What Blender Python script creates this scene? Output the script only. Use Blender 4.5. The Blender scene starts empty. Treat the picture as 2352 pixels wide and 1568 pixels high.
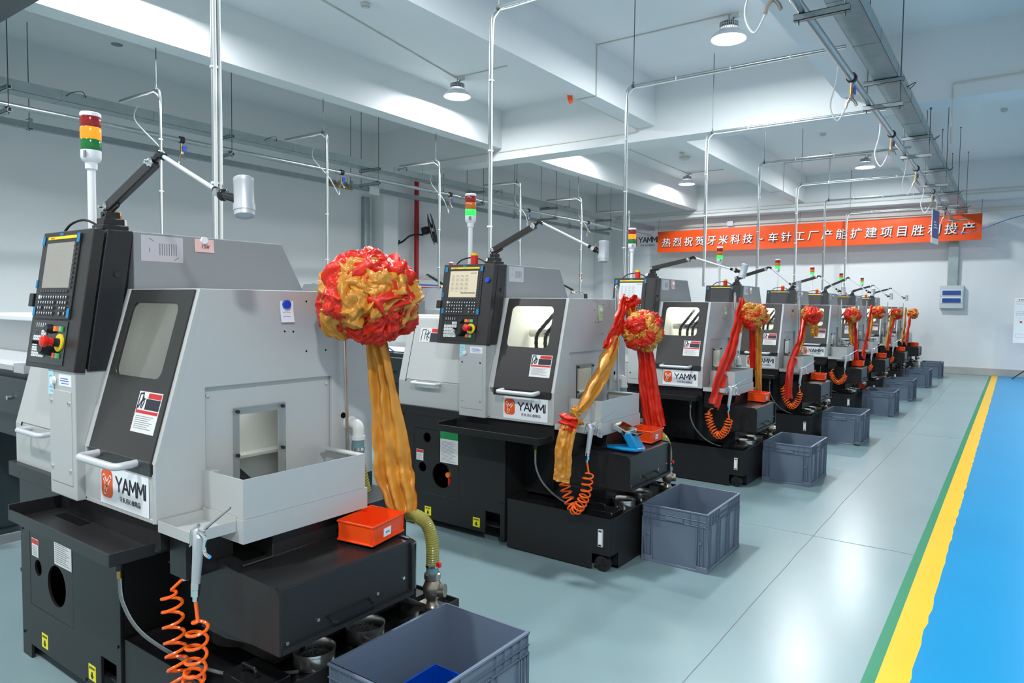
import bpy, bmesh, math, random
from mathutils import Vector, Matrix, noise
from mathutils.geometry import tessellate_polygon
PI = math.pi
V = Vector
sc = bpy.context.scene
COL = sc.collection

# ------------------------------------------------------------------ camera
F_PX, CX, CY = 1601.98, 1202.53, 778.42
YAW, PITCH, ROLL = math.radians(35.2216), math.radians(-2.8600), math.radians(0.66857)
CAM_Z = 1.531
cam = bpy.data.cameras.new('camera')
camo = bpy.data.objects.new('camera', cam)
COL.objects.link(camo)
cam.sensor_width = 36.0
cam.lens = 36.0 * F_PX / 2352.0
cam.shift_x = (1176.0 - CX) / 2352.0
cam.shift_y = (CY - 784.0) / 2352.0
cam.clip_start = 0.05
cam.clip_end = 200
fwd = V((-math.sin(YAW) * math.cos(PITCH), math.cos(YAW) * math.cos(PITCH), math.sin(PITCH)))
right = V((math.cos(YAW), math.sin(YAW), 0))
up = right.cross(fwd)
r2 = right * math.cos(ROLL) + up * math.sin(ROLL)
u2 = -right * math.sin(ROLL) + up * math.cos(ROLL)
camo.matrix_world = Matrix(((r2.x, u2.x, -fwd.x, 0), (r2.y, u2.y, -fwd.y, 0), (r2.z, u2.z, -fwd.z, CAM_Z), (0, 0, 0, 1)))
sc.camera = camo

# ------------------------------------------------------------------ world, exposure
sc.view_settings.view_transform = 'Standard'
sc.view_settings.look = 'None'
sc.view_settings.exposure = -0.08
sc.view_settings.gamma = 1.0
sc.view_settings.use_curve_mapping = False
world = bpy.data.worlds.new('hall_daylight')
sc.world = world
world.use_nodes = True
bg = world.node_tree.nodes['Background']
bg.inputs[0].default_value = (0.95, 0.99, 1.0, 1)
bg.inputs[1].default_value = 0.80

# high bay lamps: x, y of each (bottom of the lens at LAMP_Z)
LAMP_Z = 4.60
LAMPS = [(x, y) for x in (-6.93, -2.83, 1.27) for y in (-0.85, 3.6, 8.03, 12.2, 16.89)]
for (lx, ly) in LAMPS:
    ld = bpy.data.lights.new('high_bay_light', 'AREA')
    ld.shape = 'DISK'
    ld.size = 0.36
    ld.energy = 215 if lx > 0 else 132
    ld.color = (0.95, 0.985, 1.0)
    lo = bpy.data.objects.new('high_bay_light', ld)
    lo.location = (lx, ly, LAMP_Z - 0.012)
    COL.objects.link(lo)

# ------------------------------------------------------------------ materials
MATS = {}


def mat(name, col, rough=0.5, metal=0.0, spec=0.5, bump=0.0, bscale=60.0, var=0.0, vscale=3.0, trans=0.0, emit=None, estr=0.0, coat=0.0, sheen=0.0, aniso=0.0, alpha=1.0, ior=1.45, stretch=None):
    m = bpy.data.materials.new(name)
    m.use_nodes = True
    nt = m.node_tree
    b = nt.nodes['Principled BSDF']
    c4 = (col[0], col[1], col[2], 1)
    b.inputs['Base Color'].default_value = c4
    b.inputs['Roughness'].default_value = rough
    b.inputs['Metallic'].default_value = metal
    b.inputs['Specular IOR Level'].default_value = spec
    b.inputs['IOR'].default_value = ior
    b.inputs['Transmission Weight'].default_value = trans
    b.inputs['Coat Weight'].default_value = coat
    b.inputs['Coat Roughness'].default_value = 0.08
    b.inputs['Sheen Weight'].default_value = sheen
    b.inputs['Anisotropic'].default_value = aniso
    b.inputs['Alpha'].default_value = alpha
    if emit:
        b.inputs['Emission Color'].default_value = (emit[0], emit[1], emit[2], 1)
        b.inputs['Emission Strength'].default_value = estr
    if bump or var:
        tc = nt.nodes.new('ShaderNodeTexCoord')
        src = tc.outputs['Object']
        if stretch:
            mp = nt.nodes.new('ShaderNodeMapping')
            mp.inputs['Scale'].default_value = stretch
            nt.links.new(src, mp.inputs['Vector'])
            src = mp.outputs['Vector']
    if bump:
        n = nt.nodes.new('ShaderNodeTexNoise')
        n.inputs['Scale'].default_value = bscale
        n.inputs['Detail'].default_value = 2
        bp = nt.nodes.new('ShaderNodeBump')
        bp.inputs['Strength'].default_value = bump
        bp.inputs['Distance'].default_value = 0.003
        nt.links.new(src, n.inputs['Vector'])
        nt.links.new(n.outputs['Fac'], bp.inputs['Height'])
        nt.links.new(bp.outputs['Normal'], b.inputs['Normal'])
    if var:
        n2 = nt.nodes.new('ShaderNodeTexNoise')
        n2.inputs['Scale'].default_value = vscale
        n2.inputs['Detail'].default_value = 5
        mx = nt.nodes.new('ShaderNodeMix')
        mx.data_type = 'RGBA'
        lo_ = tuple(max(0, c * (1 - var)) for c in col) + (1,)
        hi_ = tuple(min(1, c * (1 + var)) for c in col) + (1,)
        mx.inputs[6].default_value = lo_
        mx.inputs[7].default_value = hi_
        nt.links.new(src, n2.inputs['Vector'])
        nt.links.new(n2.outputs['Fac'], mx.inputs[0])
        nt.links.new(mx.outputs[2], b.inputs['Base Color'])
    MATS[name] = m
    return m


M = MATS
mat('plaster', (0.74, 0.765, 0.78), 0.85, bump=0.05, bscale=40, var=0.03, vscale=1.2)
mat('ceiling_paint', (0.74, 0.77, 0.78), 0.85, bump=0.04, bscale=30, var=0.03, vscale=0.8)
mat('epoxy_floor', (0.235, 0.335, 0.355), 0.26, spec=0.5, bump=0.02, bscale=9, var=0.07, vscale=1.3)
mat('floor_blue', (0.0, 0.265, 0.56), 0.3, spec=0.25, bump=0.02, bscale=9, var=0.05, vscale=1.5)
mat('floor_yellow', (0.88, 0.50, 0.0), 0.4, var=0.05, vscale=3)
mat('floor_green', (0.0, 0.22, 0.10), 0.4, var=0.06, vscale=3)
mat('kerb', (0.42, 0.42, 0.40), 0.7, var=0.2, vscale=4, bump=0.1, bscale=20)
mat('paint_grey', (0.50, 0.51, 0.50), 0.42, metal=0.12, bump=0.05, bscale=350, var=0.02)
mat('paint_hood', (0.27, 0.285, 0.30), 0.5, bump=0.06, bscale=350, var=0.02)
mat('paint_dark', (0.017, 0.0168, 0.0172), 0.34, spec=0.4, bump=0.12, bscale=420, var=0.08, vscale=2)
mat('door_dark', (0.030, 0.028, 0.0275), 0.34, bump=0.06, bscale=400)
mat('panel_black', (0.017, 0.018, 0.021), 0.27, bump=0.55, bscale=330)
mat('panel_face', (0.026, 0.0245, 0.0245), 0.42, bump=0.08, bscale=330)
mat('gloss_black', (0.010, 0.011, 0.012), 0.13, spec=0.6)
mat('oily_black', (0.012, 0.012, 0.013), 0.12, spec=0.6, bump=0.05, bscale=25)
mat('black_plastic', (0.015, 0.015, 0.016), 0.4)
mat('rubber', (0.012, 0.012, 0.012), 0.6)
mat('hole_black', (0.004, 0.004, 0.004), 0.9, spec=0.1)
mat('steel', (0.62, 0.62, 0.60), 0.22, metal=1.0, bump=0.02, bscale=90)
mat('chrome', (0.75, 0.75, 0.74), 0.10, metal=1.0)
mat('sieve_steel', (0.68, 0.68, 0.66), 0.24, metal=0.92)
mat('aluminium', (0.55, 0.56, 0.58), 0.45, metal=0.5, bump=0.02, bscale=200)
mat('handle_silver', (0.64, 0.65, 0.67), 0.48, metal=0.3)
mat('galvanised', (0.33, 0.395, 0.405), 0.34, metal=0.6, var=0.22, vscale=9, bump=0.03, bscale=12)
mat('pipe_galv', (0.40, 0.45, 0.46), 0.27, metal=0.9, var=0.15, vscale=12)
mat('dark_rod', (0.10, 0.12, 0.12), 0.5, metal=0.6)
mat('white_plastic', (0.80, 0.81, 0.83), 0.3)
mat('milky', (0.72, 0.74, 0.72), 0.35)
mat('pvc_beige', (0.62, 0.60, 0.54), 0.4)
mat('brass', (0.45, 0.28, 0.07), 0.3, metal=0.9)
mat('nickel', (0.40, 0.36, 0.30), 0.3, metal=0.9)
mat('paper', (0.84, 0.86, 0.90), 0.6)
mat('paper_white', (0.85, 0.87, 0.90), 0.55)
mat('label_silver', (0.55, 0.57, 0.62), 0.32, metal=0.35, bump=0.15, bscale=60)
mat('label_white', (0.72, 0.72, 0.71), 0.4, bump=0.2, bscale=70)
mat('note_pink', (0.83, 0.52, 0.50), 0.6)
mat('note_blue', (0.42, 0.70, 0.78), 0.6)
mat('note_green', (0.58, 0.78, 0.42), 0.6)
mat('magnet_blue', (0.0, 0.07, 0.52), 0.3)
mat('magnet_white', (0.82, 0.83, 0.85), 0.3)
mat('ink', (0.02, 0.022, 0.035), 0.5)
mat('ink_grey', (0.22, 0.23, 0.26), 0.5)
mat('ink_blue', (0.05, 0.12, 0.45), 0.5)
mat('sign_orange', (0.86, 0.10, 0.012), 0.45)
mat('label_red', (0.62, 0.02, 0.02), 0.4)
mat('label_green', (0.01, 0.25, 0.07), 0.4)
mat('label_yellow', (0.88, 0.80, 0.01), 0.4)
mat('tape_blue', (0.0, 0.20, 0.45), 0.35)
mat('bar_yellow', (0.95, 0.66, 0.0), 0.35)
mat('estop_red', (0.75, 0.02, 0.012), 0.25)
mat('estop_yellow', (0.85, 0.62, 0.03), 0.4)
mat('key_white', (0.72, 0.74, 0.74), 0.4)
mat('key_dark', (0.05, 0.05, 0.055), 0.35)
mat('key_orange', (0.75, 0.25, 0.03), 0.4, emit=(0.75, 0.22, 0.03), estr=0.15)
mat('key_green', (0.10, 0.48, 0.14), 0.4, emit=(0.10, 0.5, 0.12), estr=0.15)
mat('key_red', (0.62, 0.08, 0.05), 0.4, emit=(0.6, 0.06, 0.03), estr=0.15)
mat('screen_film', (0.30, 0.28, 0.25), 0.3, emit=(0.38, 0.35, 0.31), estr=0.10)
mat('screen_cream', (0.45, 0.40, 0.30), 0.25, emit=(0.85, 0.74, 0.52), estr=0.42)
mat('screen_pale', (0.4, 0.42, 0.43), 0.25, emit=(0.62, 0.66, 0.68), estr=0.45)
mat('screen_dark', (0.05, 0.05, 0.055), 0.25, emit=(0.1, 0.1, 0.1), estr=0.2)
mat('screen_line', (0.10, 0.10, 0.09), 0.4)
mat('clear_film', (0.9, 0.95, 0.97), 0.12, trans=1.0, ior=1.1)
mat('glass', (0.93, 0.96, 0.96), 0.03, trans=1.0, ior=1.25, spec=0.5)
mat('acrylic', (0.92, 0.94, 0.94), 0.05, trans=1.0, ior=1.2)
mat('liner_white', (0.80, 0.81, 0.76), 0.4)
mat('work_led', (0.9, 0.9, 0.85), 0.5, emit=(1.0, 0.97, 0.86), estr=45.0)
mat('led_dim_and_fill', (0.9, 0.9, 0.85), 0.5, emit=(1.0, 0.98, 0.92), estr=3.5)  # dimmed work light, also the added glow behind the service opening
mat('work_led_off', (0.6, 0.6, 0.58), 0.5)
mat('lens_red_off', (0.28, 0.004, 0.006), 0.18, coat=0.4)
mat('lens_amber_off', (0.60, 0.13, 0.003), 0.18, coat=0.4)
mat('lens_green_off', (0.002, 0.16, 0.03), 0.18, coat=0.4)
mat('lens_amber_on', (0.55, 0.10, 0.004), 0.2, emit=(1.0, 0.24, 0.012), estr=1.5)
mat('lens_green_on', (0.01, 0.35, 0.05), 0.2, emit=(0.04, 1.0, 0.12), estr=1.0)
mat('bay_lens', (0.95, 0.97, 1.0), 0.3, emit=(0.92, 0.96, 1.0), estr=9.0)
mat('crate_blue', (0.145, 0.187, 0.255), 0.36, bump=0.02, bscale=60, var=0.04)
mat('bin_blue', (0.0, 0.06, 0.42), 0.3)
mat('bin_orange', (0.90, 0.075, 0.008), 0.32)
mat('hose_orange', (0.95, 0.13, 0.008), 0.25, coat=0.2)
mat('iron_blue', (0.0, 0.22, 0.48), 0.18, coat=0.5)
mat('hose_clear', (0.75, 0.80, 0.80), 0.15, trans=0.85, ior=1.25)
mat('hose_amber', (0.50, 0.46, 0.12), 0.2, trans=0.4, ior=1.3, spec=0.6)
mat('hose_teal', (0.20, 0.38, 0.42), 0.25, trans=0.3)
mat('satin_red', (0.66, 0.022, 0.006), 0.36, spec=0.45, bump=0.30, bscale=48)
mat('satin_gold', (0.60, 0.25, 0.028), 0.36, spec=0.6, metal=0.08, bump=0.30, bscale=48)
mat('banner_orange', (0.80, 0.078, 0.004), 0.5, bump=0.1, bscale=7)
mat('banner_ink', (0.85, 0.83, 0.82), 0.5)
mat('fire_red', (0.45, 0.012, 0.012), 0.4)
mat('feeder_white', (0.72, 0.74, 0.75), 0.4)
mat('feeder_dark', (0.018, 0.030, 0.034), 0.4, bump=0.05, bscale=300)
mat('duct_shaded', (0.085, 0.10, 0.105), 0.5)  # dark tone carries the shade of an underside lit from above
mat('swarf', (0.16, 0.16, 0.16), 0.4, metal=0.6)
mat('box_grey', (0.52, 0.58, 0.58), 0.4)
mat('breaker_blue', (0.005, 0.06, 0.30), 0.12, coat=0.5)
mat('sign_blue', (0.02, 0.06, 0.28), 0.4)
mat('grey_cabinet', (0.22, 0.25, 0.27), 0.5)

# ------------------------------------------------------------------ mesh helpers


def frame(o, ex, ey, n=None):
    ex = V(ex).normalized(); ey = V(ey).normalized()
    n = V(n).normalized() if n else ex.cross(ey).normalized()
    return (V(o), ex, ey, n)


def P(fr, u, v, d=0.0):
    return fr[0] + fr[1] * u + fr[2] * v + fr[3] * d


def root_of(o):
    l = V((0, 0, 0))
    while o is not None:
        l = l + o.location
        o = o.parent
    return l


class MB:
    def __init__(s):
        s.v = []; s.f = []; s.m = []; s.mats = []; s.cur = 0; s.sm = []; s.smooth = False

    def use(s, m):
        if m not in s.mats:
            s.mats.append(m)
        s.cur = s.mats.index(m)
        return s

    def add(s, vs, fs):
        n = len(s.v)
        s.v += [V(p) for p in vs]
        for f in fs:
            s.f.append([n + i for i in f]); s.m.append(s.cur); s.sm.append(s.smooth)
        return s

    def hexa(s, c):
        return s.add(c, [(0, 3, 2, 1), (4, 5, 6, 7), (0, 1, 5, 4), (1, 2, 6, 5), (2, 3, 7, 6), (3, 0, 4, 7)])

    def box(s, x0, x1, y0, y1, z0, z1):
        return s.hexa([(x0, y0, z0), (x1, y0, z0), (x1, y1, z0), (x0, y1, z0), (x0, y0, z1), (x1, y0, z1), (x1, y1, z1), (x0, y1, z1)])

    def fbox(s, fr, u0, u1, v0, v1, d0, d1):
        q = [P(fr, u0, v0, d0), P(fr, u1, v0, d0), P(fr, u1, v1, d0), P(fr, u0, v1, d0), P(fr, u0, v0, d1), P(fr, u1, v0, d1), P(fr, u1, v1, d1), P(fr, u0, v1, d1)]
        return s.hexa(q)

    def prism(s, pts, d):            # polygon pts (3D, planar), extruded by vector d
        pts = [V(p) for p in pts]; d = V(d); n = len(pts)
        vs = pts + [p + d for p in pts]
        fs = [tuple(range(n - 1, -1, -1)), tuple(range(n, 2 * n))] + [(i, (i + 1) % n, n + (i + 1) % n, n + i) for i in range(n)]
        return s.add(vs, fs)

    def xprism(s, yz, x0, x1):       # profile in (y, z) extruded along x
        return s.prism([(x0, y, z) for y, z in yz], (x1 - x0, 0, 0))

    def plate(s, fr, outer, holes, d0, d1):
        loops = [outer] + holes
        flat = [p for l in loops for p in l]
        tris = tessellate_polygon([[V((p[0], p[1], 0)) for p in l] for l in loops])
        N = len(flat)
        vs = [P(fr, p[0], p[1], d0) for p in flat] + [P(fr, p[0], p[1], d1) for p in flat]
        fs = [tuple(t) for t in tris] + [tuple(N + i for i in reversed(t)) for t in tris]
        k = 0
        for l in loops:
            n = len(l)
            fs += [(k + i, k + (i + 1) % n, N + k + (i + 1) % n, N + k + i) for i in range(n)]
            k += n
        return s.add(vs, fs)

    def ring(s, c, ax, r, n, start=None):
        ax = V(ax).normalized()
        e1 = V(start) if start is not None else (V((0, 0, 1)) if abs(ax.z) < 0.9 else V((1, 0, 0)))
        e1 = (e1 - ax * e1.dot(ax)).normalized(); e2 = ax.cross(e1)
        return [V(c) + (e1 * math.cos(2 * PI * i / n) + e2 * math.sin(2 * PI * i / n)) * r for i in range(n)]

    def cyl(s, p0, p1, r0, n=16, r1=None, caps=True):
        r1 = r0 if r1 is None else r1
        ax = V(p1) - V(p0)
        vs = s.ring(p0, ax, r0, n) + s.ring(p1, ax, r1, n)
        o = s.smooth
        s.smooth = True
        s.add(vs, [(i, (i + 1) % n, n + (i + 1) % n, n + i) for i in range(n)])
        s.smooth = o
        if caps:
            s.add(vs[:n], [tuple(range(n - 1, -1, -1))]); s.add(vs[n:], [tuple(range(n))])
        return s

    def lathe(s, o, ax, prof, n=20, caps=True):   # prof: (r, h) along axis
        ax = V(ax).normalized(); vs = []
        for r, h in prof:
            vs += s.ring(V(o) + ax * h, ax, max(r, 1e-5), n)
        k = len(prof)
        fs = [(j * n + i, j * n + (i + 1) % n, (j + 1) * n + (i + 1) % n, (j + 1) * n + i) for j in range(k - 1) for i in range(n)]
        if caps:
            fs += [tuple(range(n - 1, -1, -1)), tuple(range((k - 1) * n, k * n))]
        o_ = s.smooth; s.smooth = True; s.add(vs, fs); s.smooth = o_
        return s

    def tube(s, pts, r, n=8, caps=True):
        pts = [V(p) for p in pts]; k = len(pts); vs = []; t0 = None; e1 = None
        for i, p in enumerate(pts):
            t = (pts[min(i + 1, k - 1)] - pts[max(i - 1, 0)])
            t = t.normalized() if t.length > 1e-9 else V((0, 0, 1))
            if e1 is None:
                a = V((0, 0, 1)) if abs(t.z) < 0.9 else V((1, 0, 0))
                e1 = (a - t * a.dot(t)).normalized()
            else:
                e1 = (e1 - t * e1.dot(t))
                e1 = e1.normalized() if e1.length > 1e-6 else t.orthogonal().normalized()
            e2 = t.cross(e1); rr = r[i] if hasattr(r, '__len__') else r
            vs += [p + (e1 * math.cos(2 * PI * j / n) + e2 * math.sin(2 * PI * j / n)) * rr for j in range(n)]
        fs = [(i * n + j, i * n + (j + 1) % n, (i + 1) * n + (j + 1) % n, (i + 1) * n + j) for i in range(k - 1) for j in range(n)]
        o = s.smooth; s.smooth = True; s.add(vs, fs); s.smooth = o
        if caps:
            s.add(vs[:n], [tuple(range(n - 1, -1, -1))]); s.add(vs[-n:], [tuple(range(n))])
        return s

    def ball(s, c, r, n=14, m=8, sc_=(1, 1, 1)):
        vs = []; c = V(c)
        for j in range(m + 1):
            a = PI * j / m
            for i in range(n):
                b = 2 * PI * i / n
                vs.append(c + V((math.sin(a) * math.cos(b) * r * sc_[0], math.sin(a) * math.sin(b) * r * sc_[1], math.cos(a) * r * sc_[2])))
        o = s.smooth; s.smooth = True
        s.add(vs, [(j * n + i, (j + 1) * n + i, (j + 1) * n + (i + 1) % n, j * n + (i + 1) % n) for j in range(m) for i in range(n)])
        s.smooth = o
        return s

    def grid(s, rows):                # rows of points
        n = len(rows[0]); vs = [p for r in rows for p in r]
        o = s.smooth; s.smooth = True
        s.add(vs, [(j * n + i, j * n + i + 1, (j + 1) * n + i + 1, (j + 1) * n + i) for j in range(len(rows) - 1) for i in range(n - 1)])
        s.smooth = o
        return s

    def build(s, name, m=None, parent=None, bevel=0.0, seg=2, ang=34):
        off = root_of(parent) if parent is not None else V((0, 0, 0))
        me = bpy.data.meshes.new(name)
        bm = bmesh.new()
        bv = [bm.verts.new(p - off) for p in s.v]
        for k, f in enumerate(s.f):
            try:
                fc = bm.faces.new([bv[i] for i in f])
            except ValueError:
                continue
            fc.material_index = s.m[k]; fc.smooth = s.sm[k]
        bmesh.ops.recalc_face_normals(bm, faces=bm.faces[:])
        if bevel:
            bmesh.ops.remove_doubles(bm, verts=bm.verts[:], dist=1e-6)
            ed = [e for e in bm.edges if len(e.link_faces) == 2 and e.calc_face_angle(0) > math.radians(ang)]
            bmesh.ops.bevel(bm, geom=ed, offset=bevel, segments=seg, affect='EDGES', clamp_overlap=True, profile=0.5)
        bm.to_mesh(me); bm.free()
        if any(s.sm) and not any(w in name for w in ('folds', 'tail', 'knot')):
            me.set_sharp_from_angle(angle=math.radians(38))
        mats = s.mats if s.mats else [m or 'paint_grey']
        for q in mats:
            me.materials.append(MATS[q])
        o = bpy.data.objects.new(name, me)
        COL.objects.link(o)
        if parent is not None:
            o.parent = parent
        return o


def build_each(mb, name, m=None, parent=None, bevel=0.0, seg=2):
    """one object for every separate piece collected in mb"""
    key = {}; par = []

    def find(a):
        while par[a] != a:
            par[a] = par[par[a]]; a = par[a]
        return a
    ids = []
    for p in mb.v:
        k = (round(p.x, 5), round(p.y, 5), round(p.z, 5))
        if k not in key:
            key[k] = len(par); par.append(len(par))
        ids.append(key[k])
    for f in mb.f:
        for a in f[1:]:
            par[find(ids[a])] = find(ids[f[0]])
    groups = {}
    for i, f in enumerate(mb.f):
        groups.setdefault(find(ids[f[0]]), []).append(i)
    out = []
    for fs in groups.values():
        q = MB(); q.mats = list(mb.mats); mp = {}
        for i in fs:
            for a in mb.f[i]:
                if a not in mp:
                    mp[a] = len(q.v); q.v.append(mb.v[a])
            q.f.append([mp[a] for a in mb.f[i]]); q.m.append(mb.m[i]); q.sm.append(mb.sm[i])
        if q.mats:
            used = sorted(set(q.m)); q.mats = [q.mats[u] for u in used]; q.m = [used.index(u) for u in q.m]
        out.append(q.build(name, m, parent, bevel, seg))
    return out


def thing(name, label, cat, loc, group=None):
    o = bpy.data.objects.new(name, None)
    o.empty_display_size = 0.1
    COL.objects.link(o)
    o.location = loc
    return tag(o, label, cat, group)


def tag(o, label, cat, group=None):
    o['label'] = label; o['category'] = cat
    if group:
        o['group'] = group
    return o


def struct(o):
    o['kind'] = 'structure'
    return o


def copy_tree(o, parent=None):
    c = o.copy(); COL.objects.link(c); c.parent = parent
    for ch in list(o.children):
        copy_tree(ch, c)
    return c


def recolour(o, idx, mname):
    o.material_slots[idx].link = 'OBJECT'
    o.material_slots[idx].material = MATS[mname]


def walk(o):
    yield o
    for c in o.children:
        yield from walk(c)


def stem(o):
    return o.name.split('.')[0]


def rrect(u0, u1, v0, v1, r, n=5):
    pts = []
    for cx, cy, a0 in ((u1 - r, v0 + r, -PI / 2), (u1 - r, v1 - r, 0), (u0 + r, v1 - r, PI / 2), (u0 + r, v0 + r, PI)):
        for i in range(n + 1):
            a = a0 + PI / 2 * i / n
            pts.append((cx + r * math.cos(a), cy + r * math.sin(a)))
    return pts


def circ(u, v, r, n=28):
    return [(u + r * math.cos(2 * PI * i / n), v + r * math.sin(2 * PI * i / n)) for i in range(n)]


def rect(u0, u1, v0, v1):
    return [(u0, v0), (u1, v0), (u1, v1), (u0, v1)]


def arc_pts(pts, r=0.05, n=6):        # polyline with rounded corners
    pts = [V(p) for p in pts]; out = [pts[0]]
    for i in range(1, len(pts) - 1):
        a, b, c = pts[i - 1], pts[i], pts[i + 1]
        d1 = (a - b); d2 = (c - b); rr = min(r, d1.length * 0.49, d2.length * 0.49)
        p, q = b + d1.normalized() * rr, b + d2.normalized() * rr
        for k in range(n + 1):
            t = k / n
            out.append(p * (1 - t) ** 2 + b * 2 * t * (1 - t) + q * t * t)
    out.append(pts[-1])
    return out


def spline(pts, n=40):                # Catmull-Rom
    pts = [V(p) for p in pts]; k = len(pts) - 1; out = []
    for i in range(n + 1):
        t = i / n * k; j = min(int(t), k - 1); t -= j
        p0, p1, p2, p3 = pts[max(j - 1, 0)], pts[j], pts[j + 1], pts[min(j + 2, k)]
        out.append(0.5 * ((2 * p1) + (p2 - p0) * t + (2 * p0 - 5 * p1 + 4 * p2 - p3) * t * t + (3 * p1 - p0 - 3 * p2 + p3) * t ** 3))
    return out


FONT_CACHE = {}


def text_obj(name, body, size, mname, parent, fr, depth=0.0004, bold=0.0, shear=0.0, align='CENTER', sx=1.0, spacing=1.0):
    """lettering lying in frame fr: u to the right, v upward, origin at baseline"""
    cu = bpy.data.curves.new(name, 'FONT')
    cu.body = body; cu.size = size; cu.extrude = depth; cu.offset = bold; cu.shear = shear
    cu.align_x = align; cu.resolution_u = 2; cu.space_character = spacing
    t = bpy.data.objects.new(name + '_curve', cu)
    COL.objects.link(t)
    dg = bpy.context.evaluated_depsgraph_get()
    me = bpy.data.meshes.new_from_object(t.evaluated_get(dg))
    bpy.data.objects.remove(t); bpy.data.curves.remove(cu)
    off = root_of(parent) if parent is not None else V((0, 0, 0))
    for v in me.vertices:
        v.co = P(fr, v.co.x * sx, v.co.y, v.co.z) - off
    me.materials.clear(); me.materials.append(MATS[mname])
    o = bpy.data.objects.new(name, me)
    COL.objects.link(o)
    if parent is not None:
        o.parent = parent
    return o


def stroke(mb, fr, pts, w, d0, d1, n=8):
    """flat pen stroke through pts with round joints"""
    for a, b in zip(pts[:-1], pts[1:]):
        dx, dy = b[0] - a[0], b[1] - a[1]; L = math.hypot(dx, dy)
        if L < 1e-9:
            continue
        nx, ny = -dy / L * w / 2, dx / L * w / 2
        mb.prism([P(fr, a[0] + nx, a[1] + ny, d0), P(fr, b[0] + nx, b[1] + ny, d0), P(fr, b[0] - nx, b[1] - ny, d0), P(fr, a[0] - nx, a[1] - ny, d0)], fr[3] * (d1 - d0))
    for a in pts:
        mb.prism([P(fr, a[0] + w / 2 * math.cos(2 * PI * i / n), a[1] + w / 2 * math.sin(2 * PI * i / n), d0) for i in range(n)], fr[3] * (d1 - d0))


def logo(parent, fr, W, H, sub=True):
    """company sign: orange rounded square with an outlined white Y, black letters; fr u right, v up, origin lower left"""
    b = MB().use('sign_orange')
    s = H * 0.62; u0, v0 = W * 0.03, H * 0.17
    b.plate(fr, rrect(u0, u0 + s * 0.92, v0, v0 + s * 1.15, s * 0.26), [], 0.0003, 0.0012)
    b.use('paper_white')
    cx, cy = u0 + s * 0.46, v0 + s * 0.52
    yl = [(cx - s * .25, cy + s * .32), (cx - s * .02, cy - s * .02), (cx - s * .15, cy - s * .32)]
    yr = [(cx + s * .28, cy + s * .32), (cx - s * .02, cy - s * .02)]
    stroke(b, fr, yl, s * .20, 0.0012, 0.0018); stroke(b, fr, yr, s * .20, 0.0012, 0.0018)
    b.use('sign_orange')
    stroke(b, fr, yl, s * .09, 0.0018, 0.0023); stroke(b, fr, yr, s * .09, 0.0018, 0.0023)
    b.build('logo', None, parent)
    b = MB().use('ink')
    h = H * 0.34; w = h * 0.17; x = W * 0.345; y = H * 0.42; lw = W * 0.118; gap = W * 0.021
    Ls = [[[(0, 1), (.5, .45), (.5, 0)], [(1, 1), (.5, .45)]], [[(0, 0), (.5, 1), (1, 0)], [(.2, .3), (.8, .3)]],
          [[(0, 0), (.08, 1), (.5, .3), (.92, 1), (1, 0)]], [[(0, 0), (.08, 1), (.5, .3), (.92, 1), (1, 0)]], [[(.05, 0), (.05, 1)]]]
    for k, L in enumerate(Ls):
        f = 1.15 if k in (2, 3) else 1.0
        for line in L:
            stroke(b, fr, [(x + p[0] * lw * f, y + p[1] * h) for p in line], w, 0.0003, 0.0012)
        x += lw * f + gap
    b.build('lettering', None, parent)
    if sub:
        text_obj('lettering', '牙米,用心做精品', H * 0.145, 'ink', parent, (P(fr, W * 0.63, H * 0.18, 0.0008), fr[1], fr[2], fr[3]), 0.0003)


# ------------------------------------------------------------------ setting
FAR_Y, LEFT_X, RIGHT_X, BACK_Y = 19.42, -10.7, 7.0, -4.5
CEIL_Z = 4.88
b = MB()
rnd = random.Random(3)
edge = [(-0.30 + rnd.uniform(-.006, .006), BACK_Y + i * 0.09) for i in range(int((FAR_Y - BACK_Y) / 0.09) + 1)]
edge[-1] = (-0.30, FAR_Y)


def strip(m, L, R):
    b.use(m)
    rows = [[V((l[0], l[1], 0)), V((r[0], r[1], 0))] for l, r in zip(L, R)]
    b.grid(rows)


ys = [p[1] for p in edge]
strip('epoxy_floor', [(LEFT_X - .3, y) for y in ys], [(-0.466, y) for y in ys])
strip('floor_green', [(-0.466, y) for y in ys], [(-0.417, y) for y in ys])
strip('floor_yellow', [(-0.417, y) for y in ys], edge)
strip('floor_blue', edge, [(1.7, y) for y in ys])
strip('floor_yellow', [(1.7, y) for y in ys], [(1.83, y) for y in ys])
strip('epoxy_floor', [(1.83, y) for y in ys], [(RIGHT_X, y) for y in ys])
struct(b.build('floor'))
# joints cut in the epoxy
b = MB()
for pts in ([(-1.05, 2.2), (-1.06, 6.0), (-1.03, 10.0), (-1.06, 19.3)],):
    b.tube([(x, y, 0.0005) for x, y in spline([(p[0], p[1], 0) for p in pts], 60) for x, y in [(x, y)]] if False else [(p.x + 0.006 * noise.noise(p * 3), p.y, 0.0006) for p in spline([(q[0], q[1], 0) for q in pts], 80)], 0.0018, 4)
b.tube([(x, 4.9 + 0.004 * math.sin(x * 9), 0.0006) for x in [-1.85 + i * .1 for i in range(15)]], 0.0016, 4)
b.tube([(x, 9.7 + 0.004 * math.sin(x * 9), 0.0006) for x in [-1.4 + i * .1 for i in range(10)]], 0.0016, 4)
struct(b.build('trim_1', 'ink_grey'))

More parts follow.
